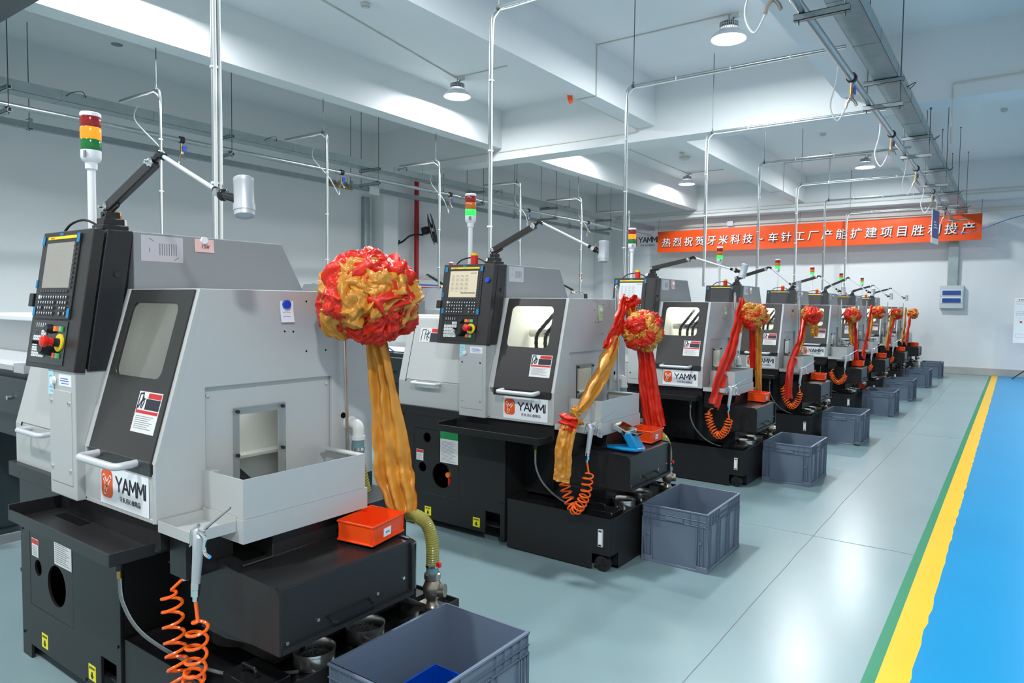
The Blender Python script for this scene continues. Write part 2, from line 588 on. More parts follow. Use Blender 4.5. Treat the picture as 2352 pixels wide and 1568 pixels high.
struct(MB().box(LEFT_X - .3, RIGHT_X, BACK_Y, FAR_Y + .3, CEIL_Z, CEIL_Z + .15).build('ceiling', 'ceiling_paint'))
struct(MB().box(LEFT_X - .3, LEFT_X, BACK_Y, FAR_Y + .3, 0, CEIL_Z).build('wall_left', 'plaster'))
struct(MB().box(LEFT_X, RIGHT_X, FAR_Y, FAR_Y + .3, 0, CEIL_Z).build('wall_far', 'plaster'))
n_trim = [1]


def trim(mb, m='ceiling_paint'):
    n_trim[0] += 1
    return struct(mb.build('trim_%d' % n_trim[0], m))


for y0, y1 in ((9.8, 10.2), (18.9, FAR_Y), (0.75, 1.15)):          # cross beams
    trim(MB().box(LEFT_X, RIGHT_X, y0, y1, 4.03, CEIL_Z))
for x0 in (-7.71, -4.83, -1.95, 0.93, 3.8):                                # long beams, broken by the cross beams
    for y0, y1 in ((1.15, 9.8), (10.2, 18.9)):
        trim(MB().box(x0, x0 + 0.28, y0, y1, 4.23, CEIL_Z))
for y0, y1 in ((9.8, 10.2), (18.85, FAR_Y), (1.0, 1.4)):             # columns
    trim(MB().box(LEFT_X, -10.36, y0, y1, 0, 4.03), 'plaster')
struct(MB().box(-10.36, 3.5, FAR_Y - .025, FAR_Y, 0, 0.17).build('baseboard_far', 'kerb', None, .004))
struct(MB().box(LEFT_X, LEFT_X + .02, BACK_Y, FAR_Y, 0, 0.15).build('baseboard_left', 'kerb'))


def moulding(pts, r=0.009):
    trim(MB().tube(pts, r, 6), 'pvc_beige')


# wiring conduit running over ceiling and beams
moulding([(-2.83, 8.0, 4.87), (-4.54, 8.0, 4.87), (-4.54, 8.0, 4.22), (-4.84, 8.0, 4.22)])
moulding([(-4.84, 8.0, 4.22), (-4.84, 9.79, 4.22), (-4.84, 9.79, 4.17), (-9.3, 9.79, 4.17), (-9.3, 9.79, 3.95)])
moulding([(-5.9, 2.0, 4.87), (-6.4, 5.0, 4.87), (-6.93, 8.0, 4.87)])
moulding([(-6.93, 8.0, 4.87), (-4.83, 8.0, 4.87)])
moulding([(-6.93, 10.2, 4.87), (-6.93, 16.85, 4.87), (-4.83, 16.85, 4.87)])
moulding([(-2.83, 16.85, 4.87), (-4.54, 16.85, 4.87), (-4.54, 16.85, 4.22), (-4.84, 16.85, 4.22)])
moulding([(-0.72, 9.79, 3.5), (-0.72, 9.79, 4.2), (3.0, 9.79, 4.24)], 0.012)
moulding([(-10.3, 18.89, 4.18), (2.5, 18.89, 4.24)], 0.012)
moulding([(-10.3, 18.88, 4.10), (2.5, 18.88, 4.16)], 0.012)


# ------------------------------------------------------------------ high bay lamps
def bay_lamp(x, y):
    t = thing('high_bay_lamp', '', 'lamp', (x, y, LAMP_Z))
    MB().lathe((x, y, LAMP_Z), (0, 0, 1), [(0.205, 0), (0.208, 0.004), (0.185, 0.045), (0.13, 0.09), (0.105, 0.105), (0.10, 0.107), (0.185, 0.03), (0.195, 0.004)], 40, False).build('reflector', 'white_plastic', t)
    MB().lathe((x, y, LAMP_Z), (0, 0, 1), [(0.001, 0.002), (0.192, 0.002), (0.18, 0.012), (0.001, 0.012)], 36).build('lens', 'bay_lens', t)
    f = MB()
    for k in range(30):
        a = 2 * PI * k / 30; c, s_ = math.cos(a), math.sin(a)
        fr = frame((x + c * .055, y + s_ * .055, LAMP_Z + .10), (c, s_, 0), (0, 0, 1))
        f.fbox(fr, 0, .05, 0, .085, -.003, .003)
    for z in (.125, .155, .183):
        f.lathe((x, y, LAMP_Z), (0, 0, 1), [(.095, z), (.106, z), (.106, z + .006), (.095, z + .006)], 30)
    f.build('heat_sink', 'aluminium', t)
    MB().cyl((x, y, LAMP_Z + .18), (x, y, LAMP_Z + .225), .045, 20, .03).cyl((x, y, LAMP_Z + .225), (x, y, CEIL_Z), .006, 8).build('hanger', 'pipe_galv', t)
    MB().box(x + .04, x + .12, y - .03, y + .03, CEIL_Z - .045, CEIL_Z).use('pvc_beige').build('junction_box', 'pvc_beige', t)
    MB().tube(spline([(x + .06, y, CEIL_Z - .04), (x + .03, y, CEIL_Z - .07), (x + .015, y, LAMP_Z + .2)], 10), .007, 6).build('cord', 'rubber', t)
    return t


lamp_lab = {(-2.83, 8.03): 'high bay lamp before the cross beam, left of the cable tray',
            (-6.93, 8.03): 'high bay lamp close to the brightly lit long beam, before the cross beam',
            (-6.93, 16.89): 'high bay lamp beyond the cross beam, above the banner',
            (-2.83, 16.89): 'high bay lamp beyond the cross beam, close to the overhead cable tray',
            (-6.93, 12.2): 'high bay lamp just behind the cross beam, in the left row',
            (-2.83, 12.2): 'high bay lamp just behind the cross beam, near the cable tray',
            (-6.93, 3.6): 'high bay lamp nearest the bright patch on the long beam at upper left',
            (-2.83, 3.6): 'high bay lamp over the nearest machine'}
for (x, y) in lamp_lab:
    bay_lamp(x, y)['label'] = lamp_lab[(x, y)]
for o in list(COL.objects):
    if o.get('category') == 'lamp':
        o['group'] = 'high bay lamps under the ceiling'

# ------------------------------------------------------------------ the lathe (built once at the first machine's place)
S = 2.35
DY = [0, -.050, -.044, -.046, .096, -.086, .021, .027]
ROOT = (-2.7, 1.6, 0)


def lathe_proto():
    t = thing('lathe', '', 'machine', ROOT, 'turning machines in the row')
    FB = frame((0, 1.17, 0), (1, 0, 0), (0, 0, 1), (0, -1, 0))           # base front: u = x, v = z
    BX0, BX1 = -3.46, -2.58
    # --- base
    b = MB()
    outer = [(BX0, .062), (-2.735, .062), (-2.735, .206), (-2.62, .206), (-2.62, .062), (-2.61, .0), (BX1, .0), (BX1, .81), (BX0, .81)]
    outer = [(BX0, .0), (-3.37, .0), (-3.37, .062), (-2.735, .062), (-2.735, .206), (-2.615, .206), (-2.615, .03), (BX1, .03), (BX1, .81), (BX0, .81)]
    b.plate(FB, outer, [rect(-3.366, -2.962, .24, .676)], 0, -.012)
    b.box(BX0, BX0 + .012, 1.182, 2.0, .0, .81)
    b.box(BX1 - .012, BX1, 1.182, 2.0, .03, .81)
    b.box(BX0, BX1, 1.99, 2.0, .06, .81)
    b.box(BX0 - .10, -2.19, 1.165, 2.01, .765, .825)
    b.box(BX0, BX1, 1.45, 1.46, .0, .81)
    b.box(-3.36, -2.62, 1.20, 1.95, .10, .11)
    b.box(BX1, -1.98, 1.38, 2.0, .32, .77)
    b.cyl((-2.25, 1.45, .33), (-2.25, 1.45, .77), .12, 24)
    base = b.build('base_cabinet', 'paint_dark', t, .0015, 1)
    b = MB()
    b.plate(FB, rect(-3.364, -2.964, .242, .674), [circ(-3.11, .376, .084), circ(-3.287, .411, .034), circ(-3.245, .618, .034)], -.001, -.010)
    ap = b.build('access_panel', 'paint_dark', t)
    MB().box(-3.3, -3.0, 1.4, 1.44, .25, .66).build('recess_back', 'hole_black', ap)
    # valves and gauges seen through the round hole
    b = MB().use('nickel').cyl((-3.16, 1.3, .40), (-3.07, 1.3, .42), .018).cyl((-3.13, 1.28, .34), (-3.13, 1.28, .43), .012)
    b.use('key_orange').cyl((-3.12, 1.26, .365), (-3.12, 1.24, .365), .018)
    b.use('label_red').box(-3.115, -3.095, 1.24, 1.26, .295, .345)
    b.use('white_plastic').box(-3.085, -3.065, 1.25, 1.27, .31, .44)
    b.use('label_yellow').box(-3.05, -3.03, 1.25, 1.26, .33, .42)
    b.build('valve_block', None, ap)
    b = MB().use('label_white').fbox(FB, -3.122, -2.966, .468, .676, 0, .001)
    b.use('label_green').fbox(FB, -3.122, -2.966, .628, .676, .001, .0015)
    b.use('ink_grey')
    for k in range(17):
        b.fbox(FB, -3.112, -2.985 - (k * 37 % 5) * .008, .478 + k * .0082, .4805 + k * .0082, .001, .0014)
    o = b.build('instruction_plate', None, ap); o['label'] = 'white printed plate with green header'
    b = MB().use('label_white').fbox(FB, -3.342, -3.277, .455, .53, 0, .001)
    b.use('label_red').fbox(FB, -3.340, -3.279, .508, .528, .001, .0015)
    b.use('ink_grey')
    for k in range(6):
        b.fbox(FB, -3.335, -3.29, .462 + k * .007, .4642 + k * .007, .001, .0014)
    o = b.build('warning_label', None, ap); o['label'] = 'small white label with red header'
    for (cx, cz) in ((-3.232, .116), (-2.807, .118)):
        b = MB().use('label_yellow').fbox(FB, cx - .029, cx + .029, cz - .03, cz + .03, 0, .001)
        b.use('ink')
        b.fbox(FB, cx - .006, cx + .006, cz - .012, cz + .003, .001, .0015)
        b.prism([P(FB, cx - .014, cz - .011, .001), P(FB, cx + .014, cz - .011, .001), P(FB, cx, cz - .025, .001)], (0, -.0005, 0))
        for k in range(5):
            b.fbox(FB, cx - .022 + k * .009, cx - .0155 + k * .009, cz + .013, cz + .022, .001, .0014)
        o = b.build('lifting_label', None, base); o['label'] = 'yellow label with black arrow'
    b = MB()
    for (x, z) in ((-3.44, .55), (-3.44, .1), (-2.6, .28), (-2.86, .075), (-3.44, .79), (-2.6, .06)):
        b.cyl((x, 1.17, z), (x, 1.165, z), .006, 8)
    build_each(b, 'screw_head', 'gloss_black', base)
    # --- chip tray shelf at the front
    b = MB()
    b.box(-2.955, -2.19, .968, 1.165, .728, .736)
    b.box(-2.955, -2.19, .963, .970, .728, .768)
    b.box(-2.96, -2.950, .963, 1.17, .728, .785)
    b.box(-2.195, -2.187, .963, 1.10, .728, .768)
    b.prism([(-2.96, 1.135, .735), (-2.185, 1.115, .735), (-2.185, 1.115, .83), (-2.96, 1.135, .83)], (0, .04, 0))
    ft = b.build('front_tray', 'paint_dark', t, .0015, 1)
    MB().box(-2.86, -2.66, 1.075, 1.112, .735, .7375).build('drain_slot', 'hole_black', ft)
    # drain hose below the tray
    b = MB().use('black_plastic').cyl((-2.25, 1.02, .69), (-2.25, 1.02, .73), .012, 12)
    b.use('brass').cyl((-2.25, 1.02, .665), (-2.25, 1.02, .69), .007, 10)
    b.use('hose_clear').tube(spline([(-2.25, 1.02, .67), (-2.25, 1.03, .58), (-2.22, 1.07, .48), (-2.16, 1.16, .38), (-2.08, 1.24, .325), (-1.99, 1.30, .315), (-1.90, 1.42, .306)], 40), .0055, 10)
    o = b.build('drain_hose', None, t); o['label'] = 'clear drain hose'
    # --- left grey cover with its door
    prof = [(1.185, .822), (1.185, .995), (1.295, 1.43), (2.0, 1.43), (2.0, .822)]
    cov = MB().xprism(prof, -3.53, -2.86).build('left_cover', 'paint_grey', t, .004)
    FL = frame((-3.53, 1.295, 1.43), (1, 0, 0), (0, -.11, -.435), (0, -.969, .245))
    b = MB()
    b.plate(FL, rect(.075, .66, .012, .44), [], .001, .006)
    ld = b.build('left_door', 'paint_grey', t, .001, 1)
    MB().fbox(FL, .068, .075, .0, .455, .001, .003).build('door_gap', 'hole_black', ld)
    FD0 = frame((0, 1.185, 0), (1, 0, 0), (0, 0, 1), (0, -1, 0))
    MB().tube(arc_pts([(-3.36, 1.185, .988), (-3.36, 1.13, .988), (-3.14, 1.13, .988), (-3.14, 1.185, .988)], .02, 5), .0105, 12).build('handle', 'handle_silver', ld)
    b = MB().use('label_white').fbox(FL, .135, .315, .075, .175, .006, .007)
    b.use('label_red').fbox(FL, .24, .312, .078, .105, .007, .0075)
    b.use('ink').fbox(FL, .232, .312, .11, .172, .007, .0075)
    b.use('ink')
    FLu = (P(FL, 0, .175), FL[1], -FL[2], FL[3])
    for st in ([(.15, .01), (.155, .085), (.185, .09), (.18, .02)], [(.2, .085), (.215, .06), (.2, .04), (.21, .012)], [(.19, .055), (.215, .06), (.225, .075)], [(.205, .04), (.225, .03)]):
        stroke(b, FLu, st, .006, .007, .0075, 6)
    o = b.build('warning_label', None, ld); o['label'] = 'pictogram warning label with red block'
    # --- control post
    post = MB().box(-2.878, -2.665, 1.072, 1.31, .822, 1.285).build('control_post', 'paint_grey', t, .004)
    FPo = frame((0, 1.072, 0), (1, 0, 0), (0, 0, 1), (0, -1, 0))
    b = MB().fbox(FPo, -2.86, -2.69, .872, 1.205, -.002, .003)
    cp = b.build('post_cover', 'paint_grey', post, .001, 1)
    b = MB()
    for x in (-2.848, -2.703):
        for z in (.925, 1.165):
            b.cyl((x, 1.069, z), (x, 1.064, z), .006, 10)
    build_each(b, 'screw', 'chrome', cp)
    MB().use('paper').fbox(FPo, -2.79, -2.69, 1.222, 1.262, 0, .001).use('ink_blue').fbox(FPo, -2.775, -2.715, 1.247, 1.250, .001, .0013).fbox(FPo, -2.78, -2.705, 1.239, 1.242, .001, .0013).fbox(FPo, -2.77, -2.71, 1.230, 1.233, .001, .0013).build('printed_label', None, post)
    # --- hood behind the panel
    hood = MB().xprism([(1.278, 1.28), (1.278, 1.782), (1.913, 1.782), (2.03, 1.57), (2.03, 1.28)], -3.06, -2.664).build('hood', 'paint_hood', t, .003)
    FH = frame((-2.664, 0, 0), (0, 1, 0), (0, 0, 1), (1, 0, 0))
    b = MB().use('label_silver').fbox(FH, 1.304, 1.464, 1.676, 1.773, 0, .001)
    b.use('ink_grey')
    for k in range(8):
        b.fbox(FH, 1.372 + k * .009, 1.3755 + k * .009, 1.70, 1.745, .001, .0013)
    stroke(b, FH, [(1.335, 1.762), (1.350, 1.752)], .003, .001, .0014); stroke(b, FH, [(1.43, 1.684), (1.445, 1.694)], .003, .001, .0014)
    stroke(b, FH, [(1.335, 1.712), (1.335, 1.725)], .003, .001, .0014)
    o = b.build('nameplate', None, hood); o['label'] = 'silver diagram plate'
    # --- work cabinet: sheet shell with a slanted front
    CX0, CX1 = -2.664, -2.18
    b = MB()
    side = [(1.1, .826), (1.1, 1.015), (1.255, 1.57), (2.0, 1.57), (2.0, .826)]
    FS = frame((CX1, 0, 0), (0, 1, 0), (0, 0, 1), (1, 0, 0))              # side: u = y, v = z
    b.plate(FS, side, [rect(1.268, 1.79, .84, 1.243)], 0, -.016)
    b.xprism(side, CX0, CX0 + .012)
    b.box(CX0, CX1 - .016, 1.256, 2.0, 1.558, 1.57)
    b.box(CX0, CX1 - .016, 1.985, 2.0, .826, 1.57)
    b.box(CX0 - .01, CX1 - .016, 1.1, 1.112, .826, .982)
    b.box(CX0, CX1 - .016, 1.1, 2.0, .826, .838)
    FD = frame((0, 1.255, 1.57), (1, 0, 0), (0, -.155, -.555), (0, -.963, .269))   # door plane: u = x, v = down the slope
    wc = b.build('work_cabinet', 'paint_grey', t, .0025, 2)
    build_each(MB().fbox(FD, CX0, -2.625, 0, .576, -.014, .0005).fbox(FD, -2.2, CX1 + .001, 0, .576, -.014, .0005), 'door_frame', 'paint_grey', wc)
    b = MB().use('hole_black')
    for (y, z) in ((1.67, 1.532), (1.56, 1.50), (1.575, 1.422), (1.612, 1.42), (1.67, 1.345), (1.76, 1.345), (1.845, 1.08)):
        b.cyl((CX1 - .002, y, z), (CX1 + .0012, y, z), .0035 if y < 1.8 else .012, 10)
    build_each(b, 'screw_hole', None, wc)
    # recessed service panel with a clear cover
    FR = frame((CX1 - .018, 0, 0), (0, 1, 0), (0, 0, 1), (1, 0, 0))
    b = MB().plate(FR, rect(1.255, 1.80, .83, 1.26), [rect(1.402, 1.558, .835, 1.135)], 0, -.003)
    rp = b.build('service_panel', 'paint_grey', wc)
    MB().plate(FR, rect(1.375, 1.585, .835, 1.162), [], .003, .008).build('clear_cover', 'acrylic', wc)
    b = MB()
    for (y, z) in ((1.389, 1.148), (1.571, 1.148), (1.389, .995), (1.571, .995)):
        b.cyl((CX1 - .012, y, z), (CX1 - .002, y, z), .0065, 10)
    build_each(b, 'cover_screw', 'black_plastic', wc)
    b = MB()
    for (y, z) in ((1.283, 1.215), (1.772, 1.215)):
        b.cyl((CX1 - .018, y, z), (CX1 - .011, y, z), .006, 10)
    build_each(b, 'panel_screw', 'chrome', wc)
    # inside of the work space
    b = MB()
    b.box(CX0 + .013, CX1 - .06, 1.72, 1.73, .84, 1.556)
    b.xprism([(1.13, .84), (1.13, 1.04), (1.265, 1.54), (1.72, 1.54), (1.72, .84)], CX0 + .013, CX0 + .02)
    b.box(CX0 + .013, CX1 - .06, 1.2, 1.72, .97, .98)
    b.box(CX1 - .12, CX1 - .112, 1.2, 1.72, .84, 1.20)
    b.build('inner_lining', 'liner_white', wc)
    MB().prism([(CX1 - .105, 1.36, 1.0), (CX1 - .105, 1.52, .84), (CX1 - .105, 1.36, .84)], (.06, 0, 0)).build('parts_ramp', 'gloss_black', wc)
    MB().box(CX1 - .13, CX1 - .05, 1.19, 1.5, 1.19, 1.2).build('ramp_fill_glow', 'led_dim_and_fill', wc)  # added glowing slab, not a machine lamp, brightens the service opening
    b = MB().use('steel').cyl((-2.62, 1.5, 1.345), (-2.30, 1.5, 1.345), .03, 16)
    b.cyl((-2.42, 1.45, 1.37), (-2.32, 1.45, 1.37), .018, 12)
    b.use('black_plastic')
    for k, x in enumerate((-2.50, -2.43, -2.38)):
        b.tube(spline([(x + .06, 1.55, 1.50), (x + .02, 1.45, 1.40), (x - .02, 1.42, 1.33), (x - .03, 1.43, 1.24)], 18), [.011 + .003 * (i % 2) for i in range(19)], 8)
    b.use('hose_orange').cyl((-2.53, 1.43, 1.245), (-2.53, 1.43, 1.2), .012, 10, .006).cyl((-2.41, 1.43, 1.245), (-2.405, 1.43, 1.2), .012, 10, .006)
    b.build('tool_turret', None, wc)
    MB().box(-2.60, -2.30, 1.55, 1.60, 1.535, 1.55).build('work_light', 'work_led', wc)
    # --- door with window and handle
    wl = rrect(-2.582, -2.272, .052, .312, .032)
    b = MB().plate(FD, rect(-2.622, -2.2, .004, .576), [wl], -.004, .006)
    b.box(-2.622, -2.2, 1.094, 1.112, .975, 1.02)
    door = b.build('door', 'door_dark', t, .001, 1)
    MB().plate(FD, rrect(-2.588, -2.266, .046, .318, .034), [], -.009, -.005).build('window', 'glass', door)
    MB().tube(arc_pts([(-2.545, 1.10, 1.008), (-2.545, 1.028, 1.005), (-2.285, 1.028, 1.005), (-2.285, 1.10, 1.008)], .025, 6), .0125, 14).build('handle', 'handle_silver', door)
    b = MB().use('label_white').fbox(FD, -2.372, -2.225, .356, .49, .006, .007)
    b.use('label_red').fbox(FD, -2.31, -2.228, .36, .377, .007, .0075).fbox(FD, -2.368, -2.229, .418, .428, .007, .0075)
    b.use('ink').fbox(FD, -2.318, -2.229, .379, .414, .007, .0075)
    FDu = (P(FD, -2.372, .49), FD[1], -FD[2], FD[3])
    for st in ([(.006, .075), (.01, .125), (.03, .128), (.028, .08)], [(.03, .12), (.042, .1), (.036, .08)], [(.012, .08), (.024, .1), (.044, .11)]):
        stroke(b, FDu, st, .006, .007, .0075, 6)
    b.use('ink_grey')
    for k in range(7):
        b.fbox(FD, -2.36, -2.25 - (k % 3) * .012, .436 + k * .0065, .438 + k * .0065, .007, .0073)
    o = b.build('warning_label', None, door); o['label'] = 'white warning label with red bars'
    # --- company sign sheet under the door
    FG = frame((-2.545, 1.1, .838), (1, 0, 0), (0, 0, 1), (0, -1, 0))
    sg = MB().fbox(FG, 0, .325, .0, .135, .0005, .0015).build('company_sign', 'paper_white', t)
    sg['label'] = 'white sheet with orange square logo'
    logo(sg, (P(FG, 0, 0, .0015), FG[1], FG[2], FG[3]), .325, .135)
    # --- parts hopper on the side
    HX0, HX1, HY0, HY1 = -2.172, -1.952, 1.255, 1.755
    b = MB()
    b.box(HX1 - .004, HX1, HY0 + .004, HY1 - .004, .8455, .972)
    b.box(HX0, HX1, HY0, HY0 + .004, .8455, .972)
    b.box(HX0, HX1, HY1 - .004, HY1, .8455, .972)
    b.prism([(HX0, HY0 + .0045, .86), (HX1 - .0045, HY0 + .0045, .80), (HX1 - .0045, HY1 - .0045, .80), (HX0, HY1 - .0045, .86)], (0, 0, .004))
    b.box(HX1 - .004, HX1 + .006, HY0 + .004, HY1 - .004, .77, .845)
    b.box(HX0, HX1 + .006, HY0 - .004, HY0 + .004, .77, .845)
    b.box(HX0, HX1 + .006, HY1 - .004, HY1 + .006, .77, .845)
    b.box(HX0 + .001, HX1 - .005, HY1 - .03, HY1 - .0045, .966, .9715).box(HX0 + .001, HX0 + .04, HY0 + .0045, HY0 + .03, .966, .9715)
    b.build('parts_hopper', 'paint_grey', t)
    # --- small tray in front of it
    TX0, TX1, TY0, TY1 = -2.172, -1.985, 1.105, 1.25
    b = MB()
    b.box(TX0, TX1, TY0, TY1, .805, .809)
    b.box(TX0, TX1, TY0 - .003, TY0, .805, .84).box(TX0, TX1, TY1, TY1 + .003, .805, .85)
    b.box(TX1, TX1 + .003, TY0, TY1, .805, .84).box(TX0 - .003, TX0, TY0, TY1, .805, .84)
    tt = b.build('tool_tray', 'paint_grey', t)
    MB().cyl((-2.13, 1.13, .809), (-2.13, 1.13, .818), .011, 12).build('bolt', 'gloss_black', tt)
    # bracket below hopper
    build_each(MB().box(-2.175, -2.08, 1.14, 1.30, .66, .80).box(-2.0, -1.97, 1.70, 1.75, .65, .78), 'hopper_bracket', 'paint_dark', t)
    # --- rear outlet elbow with hose end, and steel post with hook
    b = MB().use('milky').tube(arc_pts([(-2.178, 1.875, 1.045), (-2.125, 1.875, 1.045), (-2.125, 1.875, 1.0)], .03, 6), .023, 14)
    b.cyl((-2.18, 1.875, 1.045), (-2.165, 1.875, 1.045), .03, 14).cyl((-2.125, 1.875, 1.0), (-2.125, 1.875, .985), .027, 14)
    b.use('hose_teal').cyl((-2.125, 1.875, .985), (-2.125, 1.875, .90), .023, 14)
    b.use('chrome').cyl((-2.125, 1.875, .955), (-2.125, 1.875, .943), .0255, 14)
    b.use('hose_amber')
    pts = spline([(-2.125, 1.875, .91), (-2.125, 1.90, .80), (-2.12, 1.93, .70), (-2.06, 1.98, .665), (-1.97, 2.02, .675), (-1.90, 2.03, .65), (-1.868, 2.03, .58), (-1.865, 2.03, .49)], 150)
    b.tube(pts, [.0245 + .0028 * (i % 2) for i in range(151)], 12)
    o = b.build('coolant_hose', None, t); o['label'] = 'ribbed amber hose on a white elbow'
    b = MB().tube(arc_pts([(-2.15, 1.845, .90), (-2.155, 1.825, 1.64), (-2.155, 1.810, 1.665), (-2.155, 1.795, 1.64), (-2.155, 1.795, 1.50)], .012, 5), .0065, 8)
    b.build('hook_rod', 'steel', t)
    # --- control panel
    FP = frame((-3.065, 1.14, 1.782), (1, 0, 0), (0, -.075, -.505), (0, -.989, .147))
    b = MB().use('panel_black')
    b.prism([(-3.065, 1.185, 1.782), (-3.065, 1.275, 1.782), (-3.065, 1.20, 1.276), (-3.065, 1.11, 1.276)], (.408, 0, 0))
    pb = b.build('control_panel', 'panel_black', t, .004)
    b = MB().use('panel_face').fbox(FP, -.002, .41, 0, .511, -.038, 0)
    pf = b.build('panel_front', None, pb, .003)
    W, H = .41, .511

    def fb(mb, u0, u1, v0, v1, d0, d1):
        mb.fbox(FP, u0 * W, u1 * W, v0 * H, v1 * H, d0, d1)
    b = MB(); fb(b, .05, .80, .03, .645, 0, .006)
    b.build('bezel', 'panel_face', pb, .002, 1)
    b = MB(); fb(b, .055, .79, .035, .64, .0062, .0075)
    b = MB().use('screen_film'); fb(b, .155, .71, .09, .42, .006, .0072)
    b.use('screen_line')
    for k in range(13):
        for q in range(4):
            fb(b, .19 + q * .093, .19 + q * .093 + .055 + .01 * ((k * 7 + q * 3) % 3), .145 + k * .0165, .148 + k * .0165, .0072, .0074)
    fb(b, .57, .69, .115, .122, .0072, .0074); fb(b, .40, .69, .36, .372, .0072, .0074)
    b.build('screen', None, pb)
    b = MB().use('bar_yellow'); fb(b, .155, .735, .042, .063, .006, .0075)
    nb = b.build('brand_strip', None, pb)
    text_obj('lettering', 'FANUC', .0105, 'label_red', nb, (P(FP, .25 * W, .0605 * H, .0078), FP[1], -FP[2], FP[3]), .0002)
    b = MB().use('tape_blue')
    for (u, v) in ((.045, .035), (.755, .03), (.045, .56), (.75, .565)):
        fb(b, u, u + .05, v, v + .065, .0076, .0088)
    fb(b, .40, .47, .022, .038, .0076, .0088); fb(b, .03, .06, .36, .42, .004, .0088)
    build_each(b, 'tape', None, pb)
    b = MB().use('key_dark')
    for k in range(11):
        fb(b, .15 + k * .052, .19 + k * .052, .435, .453, .006, .010)
    for r in range(4):
        for k in range(12):
            if (k + r * 5) % 13 == 12 or (r > 1 and k in (7, 8)):
                continue
            b.use('key_white' if (r == 0 and k == 0) else 'key_dark'); fb(b, .145 + k * .05, .18 + k * .05, .475 + r * .039, .50 + r * .039, .006, .011)
            b.use('key_white'); fb(b, .152 + k * .05, .172 + k * .05, .48 + r * .039, .486 + r * .039, .011, .0113); fb(b, .155 + k * .05, .163 + k * .05, .486 + r * .039, .495 + r * .039, .011, .0113)
    b.use('key_dark')
    for k in range(10):
        fb(b, .735, .765, .10 + k * .034, .118 + k * .034, .006, .010)
    b.build('keys', None, pb)
    b = MB().use('gloss_black'); fb(b, .07, .78, .655, .965, 0, .003)
    lp = b.build('switch_plate', None, pb)
    b = MB().use('key_white')
    for r in range(5):
        for k in range(5):
            b.use('key_dark' if (r == 0 and k < 3) else 'key_white')
            fb(b, .135 + k * .052, .178 + k * .052, .728 + r * .04, .762 + r * .04, .003, .007)
            b.use('ink'); fb(b, .148 + k * .052, .165 + k * .052, .742 + r * .04, .748 + r * .04, .007, .0073)
    b.use('key_white')
    for k in range(5):
        fb(b, .15 + k * .045, .158 + k * .045, .675, .705, .003, .0045)
    b.build('keypad', None, lp)
    b = MB()
    for (u, v, m) in ((.57, .712, 'key_orange'), (.625, .712, 'key_red'), (.68, .712, 'key_green'), (.61, .90, 'key_red'), (.675, .90, 'key_green')):
        b.use(m); fb(b, u - .024, u + .024, v - .018, v + .018, .003, .010)
    build_each(b, 'push_button', None, lp)

    def pc(u, v, d):
        return P(FP, u * W, v * H, d)
    b = MB().use('estop_yellow').cyl(pc(.675, .808, .003), pc(.675, .808, .008), .032, 28)
    b.use('black_plastic').cyl(pc(.675, .808, .008), pc(.675, .808, .028), .016, 20)
    b.use('estop_red').cyl(pc(.675, .808, .028), pc(.675, .808, .045), .015, 20).lathe(pc(.675, .808, .045), FP[3], [(.015, 0), (.021, .004), (.021, .014), (.014, .019), (.002, .02)], 24)
    b.build('emergency_stop', None, lp)
    b = MB().cyl(pc(.475, .845, .003), pc(.475, .845, .03), .032, 28, .029).cyl(pc(.475, .845, .03), pc(.475, .845, .034), .024, 24)
    b.cyl(pc(.43, .82, .03), pc(.43, .82, .055), .006, 10)
    b.build('hand_wheel', 'black_plastic', lp)
    MB().cyl(pc(.47, .715, .003), pc(.47, .715, .022), .018, 20, .014).build('mode_knob', 'black_plastic', lp)
    MB().fbox(FP, -.03, .006, .235, .285, -.012, .010).build('card_cover', 'black_plastic', pb, .002, 1)
    b = MB()
    fs = frame((-2.657, 1.2, 1.60), (0, 1, 0), (0, 0, 1), (1, 0, 0))
    b.cyl((-2.657, 1.215, 1.62), (-2.652, 1.215, 1.62), .011, 14)
    b.build('lock', 'gloss_black', pb)
    # red mushroom button and cable gland on top of the panel
    b = MB().use('estop_red').cyl((-2.845, 1.175, 1.782), (-2.845, 1.175, 1.838), .0235, 20).use('bar_yellow').cyl((-2.845, 1.175, 1.838), (-2.845, 1.175, 1.853), .0205, 20)
    b.build('alarm_beacon', None, pb)
    b = MB().use('milky').tube(arc_pts([(-2.79, 1.24, 1.782), (-2.79, 1.24, 1.815), (-2.745, 1.29, 1.815)], .02, 5), .014, 10)
    b.cyl((-2.79, 1.24, 1.782), (-2.79, 1.24, 1.80), .02, 12)
    b.build('cable_gland', None, pb)
    MB().tube(spline([(-3.0, 1.18, 1.782), (-2.96, 1.19, 1.815), (-2.88, 1.20, 1.828), (-2.81, 1.21, 1.81), (-2.78, 1.22, 1.785)], 24), .0045, 8).build('cable', 'rubber', pb)
    # --- stack light
    sx, sy = -2.952, 1.262
    b = MB().use('white_plastic').cyl((sx, sy, 1.78), (sx, sy, 2.035), .0145, 16)
    b.lathe((sx, sy, 2.03), (0, 0, 1), [(.0155, 0), (.021, .004), (.022, .028), (.032, .036), (.036, .048), (.036, .074), (.034, .075)], 24)
    b.use('ink_grey').box(sx + .012, sx + .03, sy - .0335, sy - .03, 2.075, 2.098)
    sl = b.build('stack_light', None, t)
    for nm, z0, z1, m in (('green_lens', 2.105, 2.146, 'lens_green_off'), ('amber_lens', 2.147, 2.192, 'lens_amber_off'), ('red_lens', 2.193, 2.233, 'lens_red_off')):
        MB().lathe((sx, sy, z0), (0, 0, 1), [(.0345, 0), (.036, .003), (.036, z1 - z0 - .003), (.0345, z1 - z0)], 26).build(nm, m, sl)
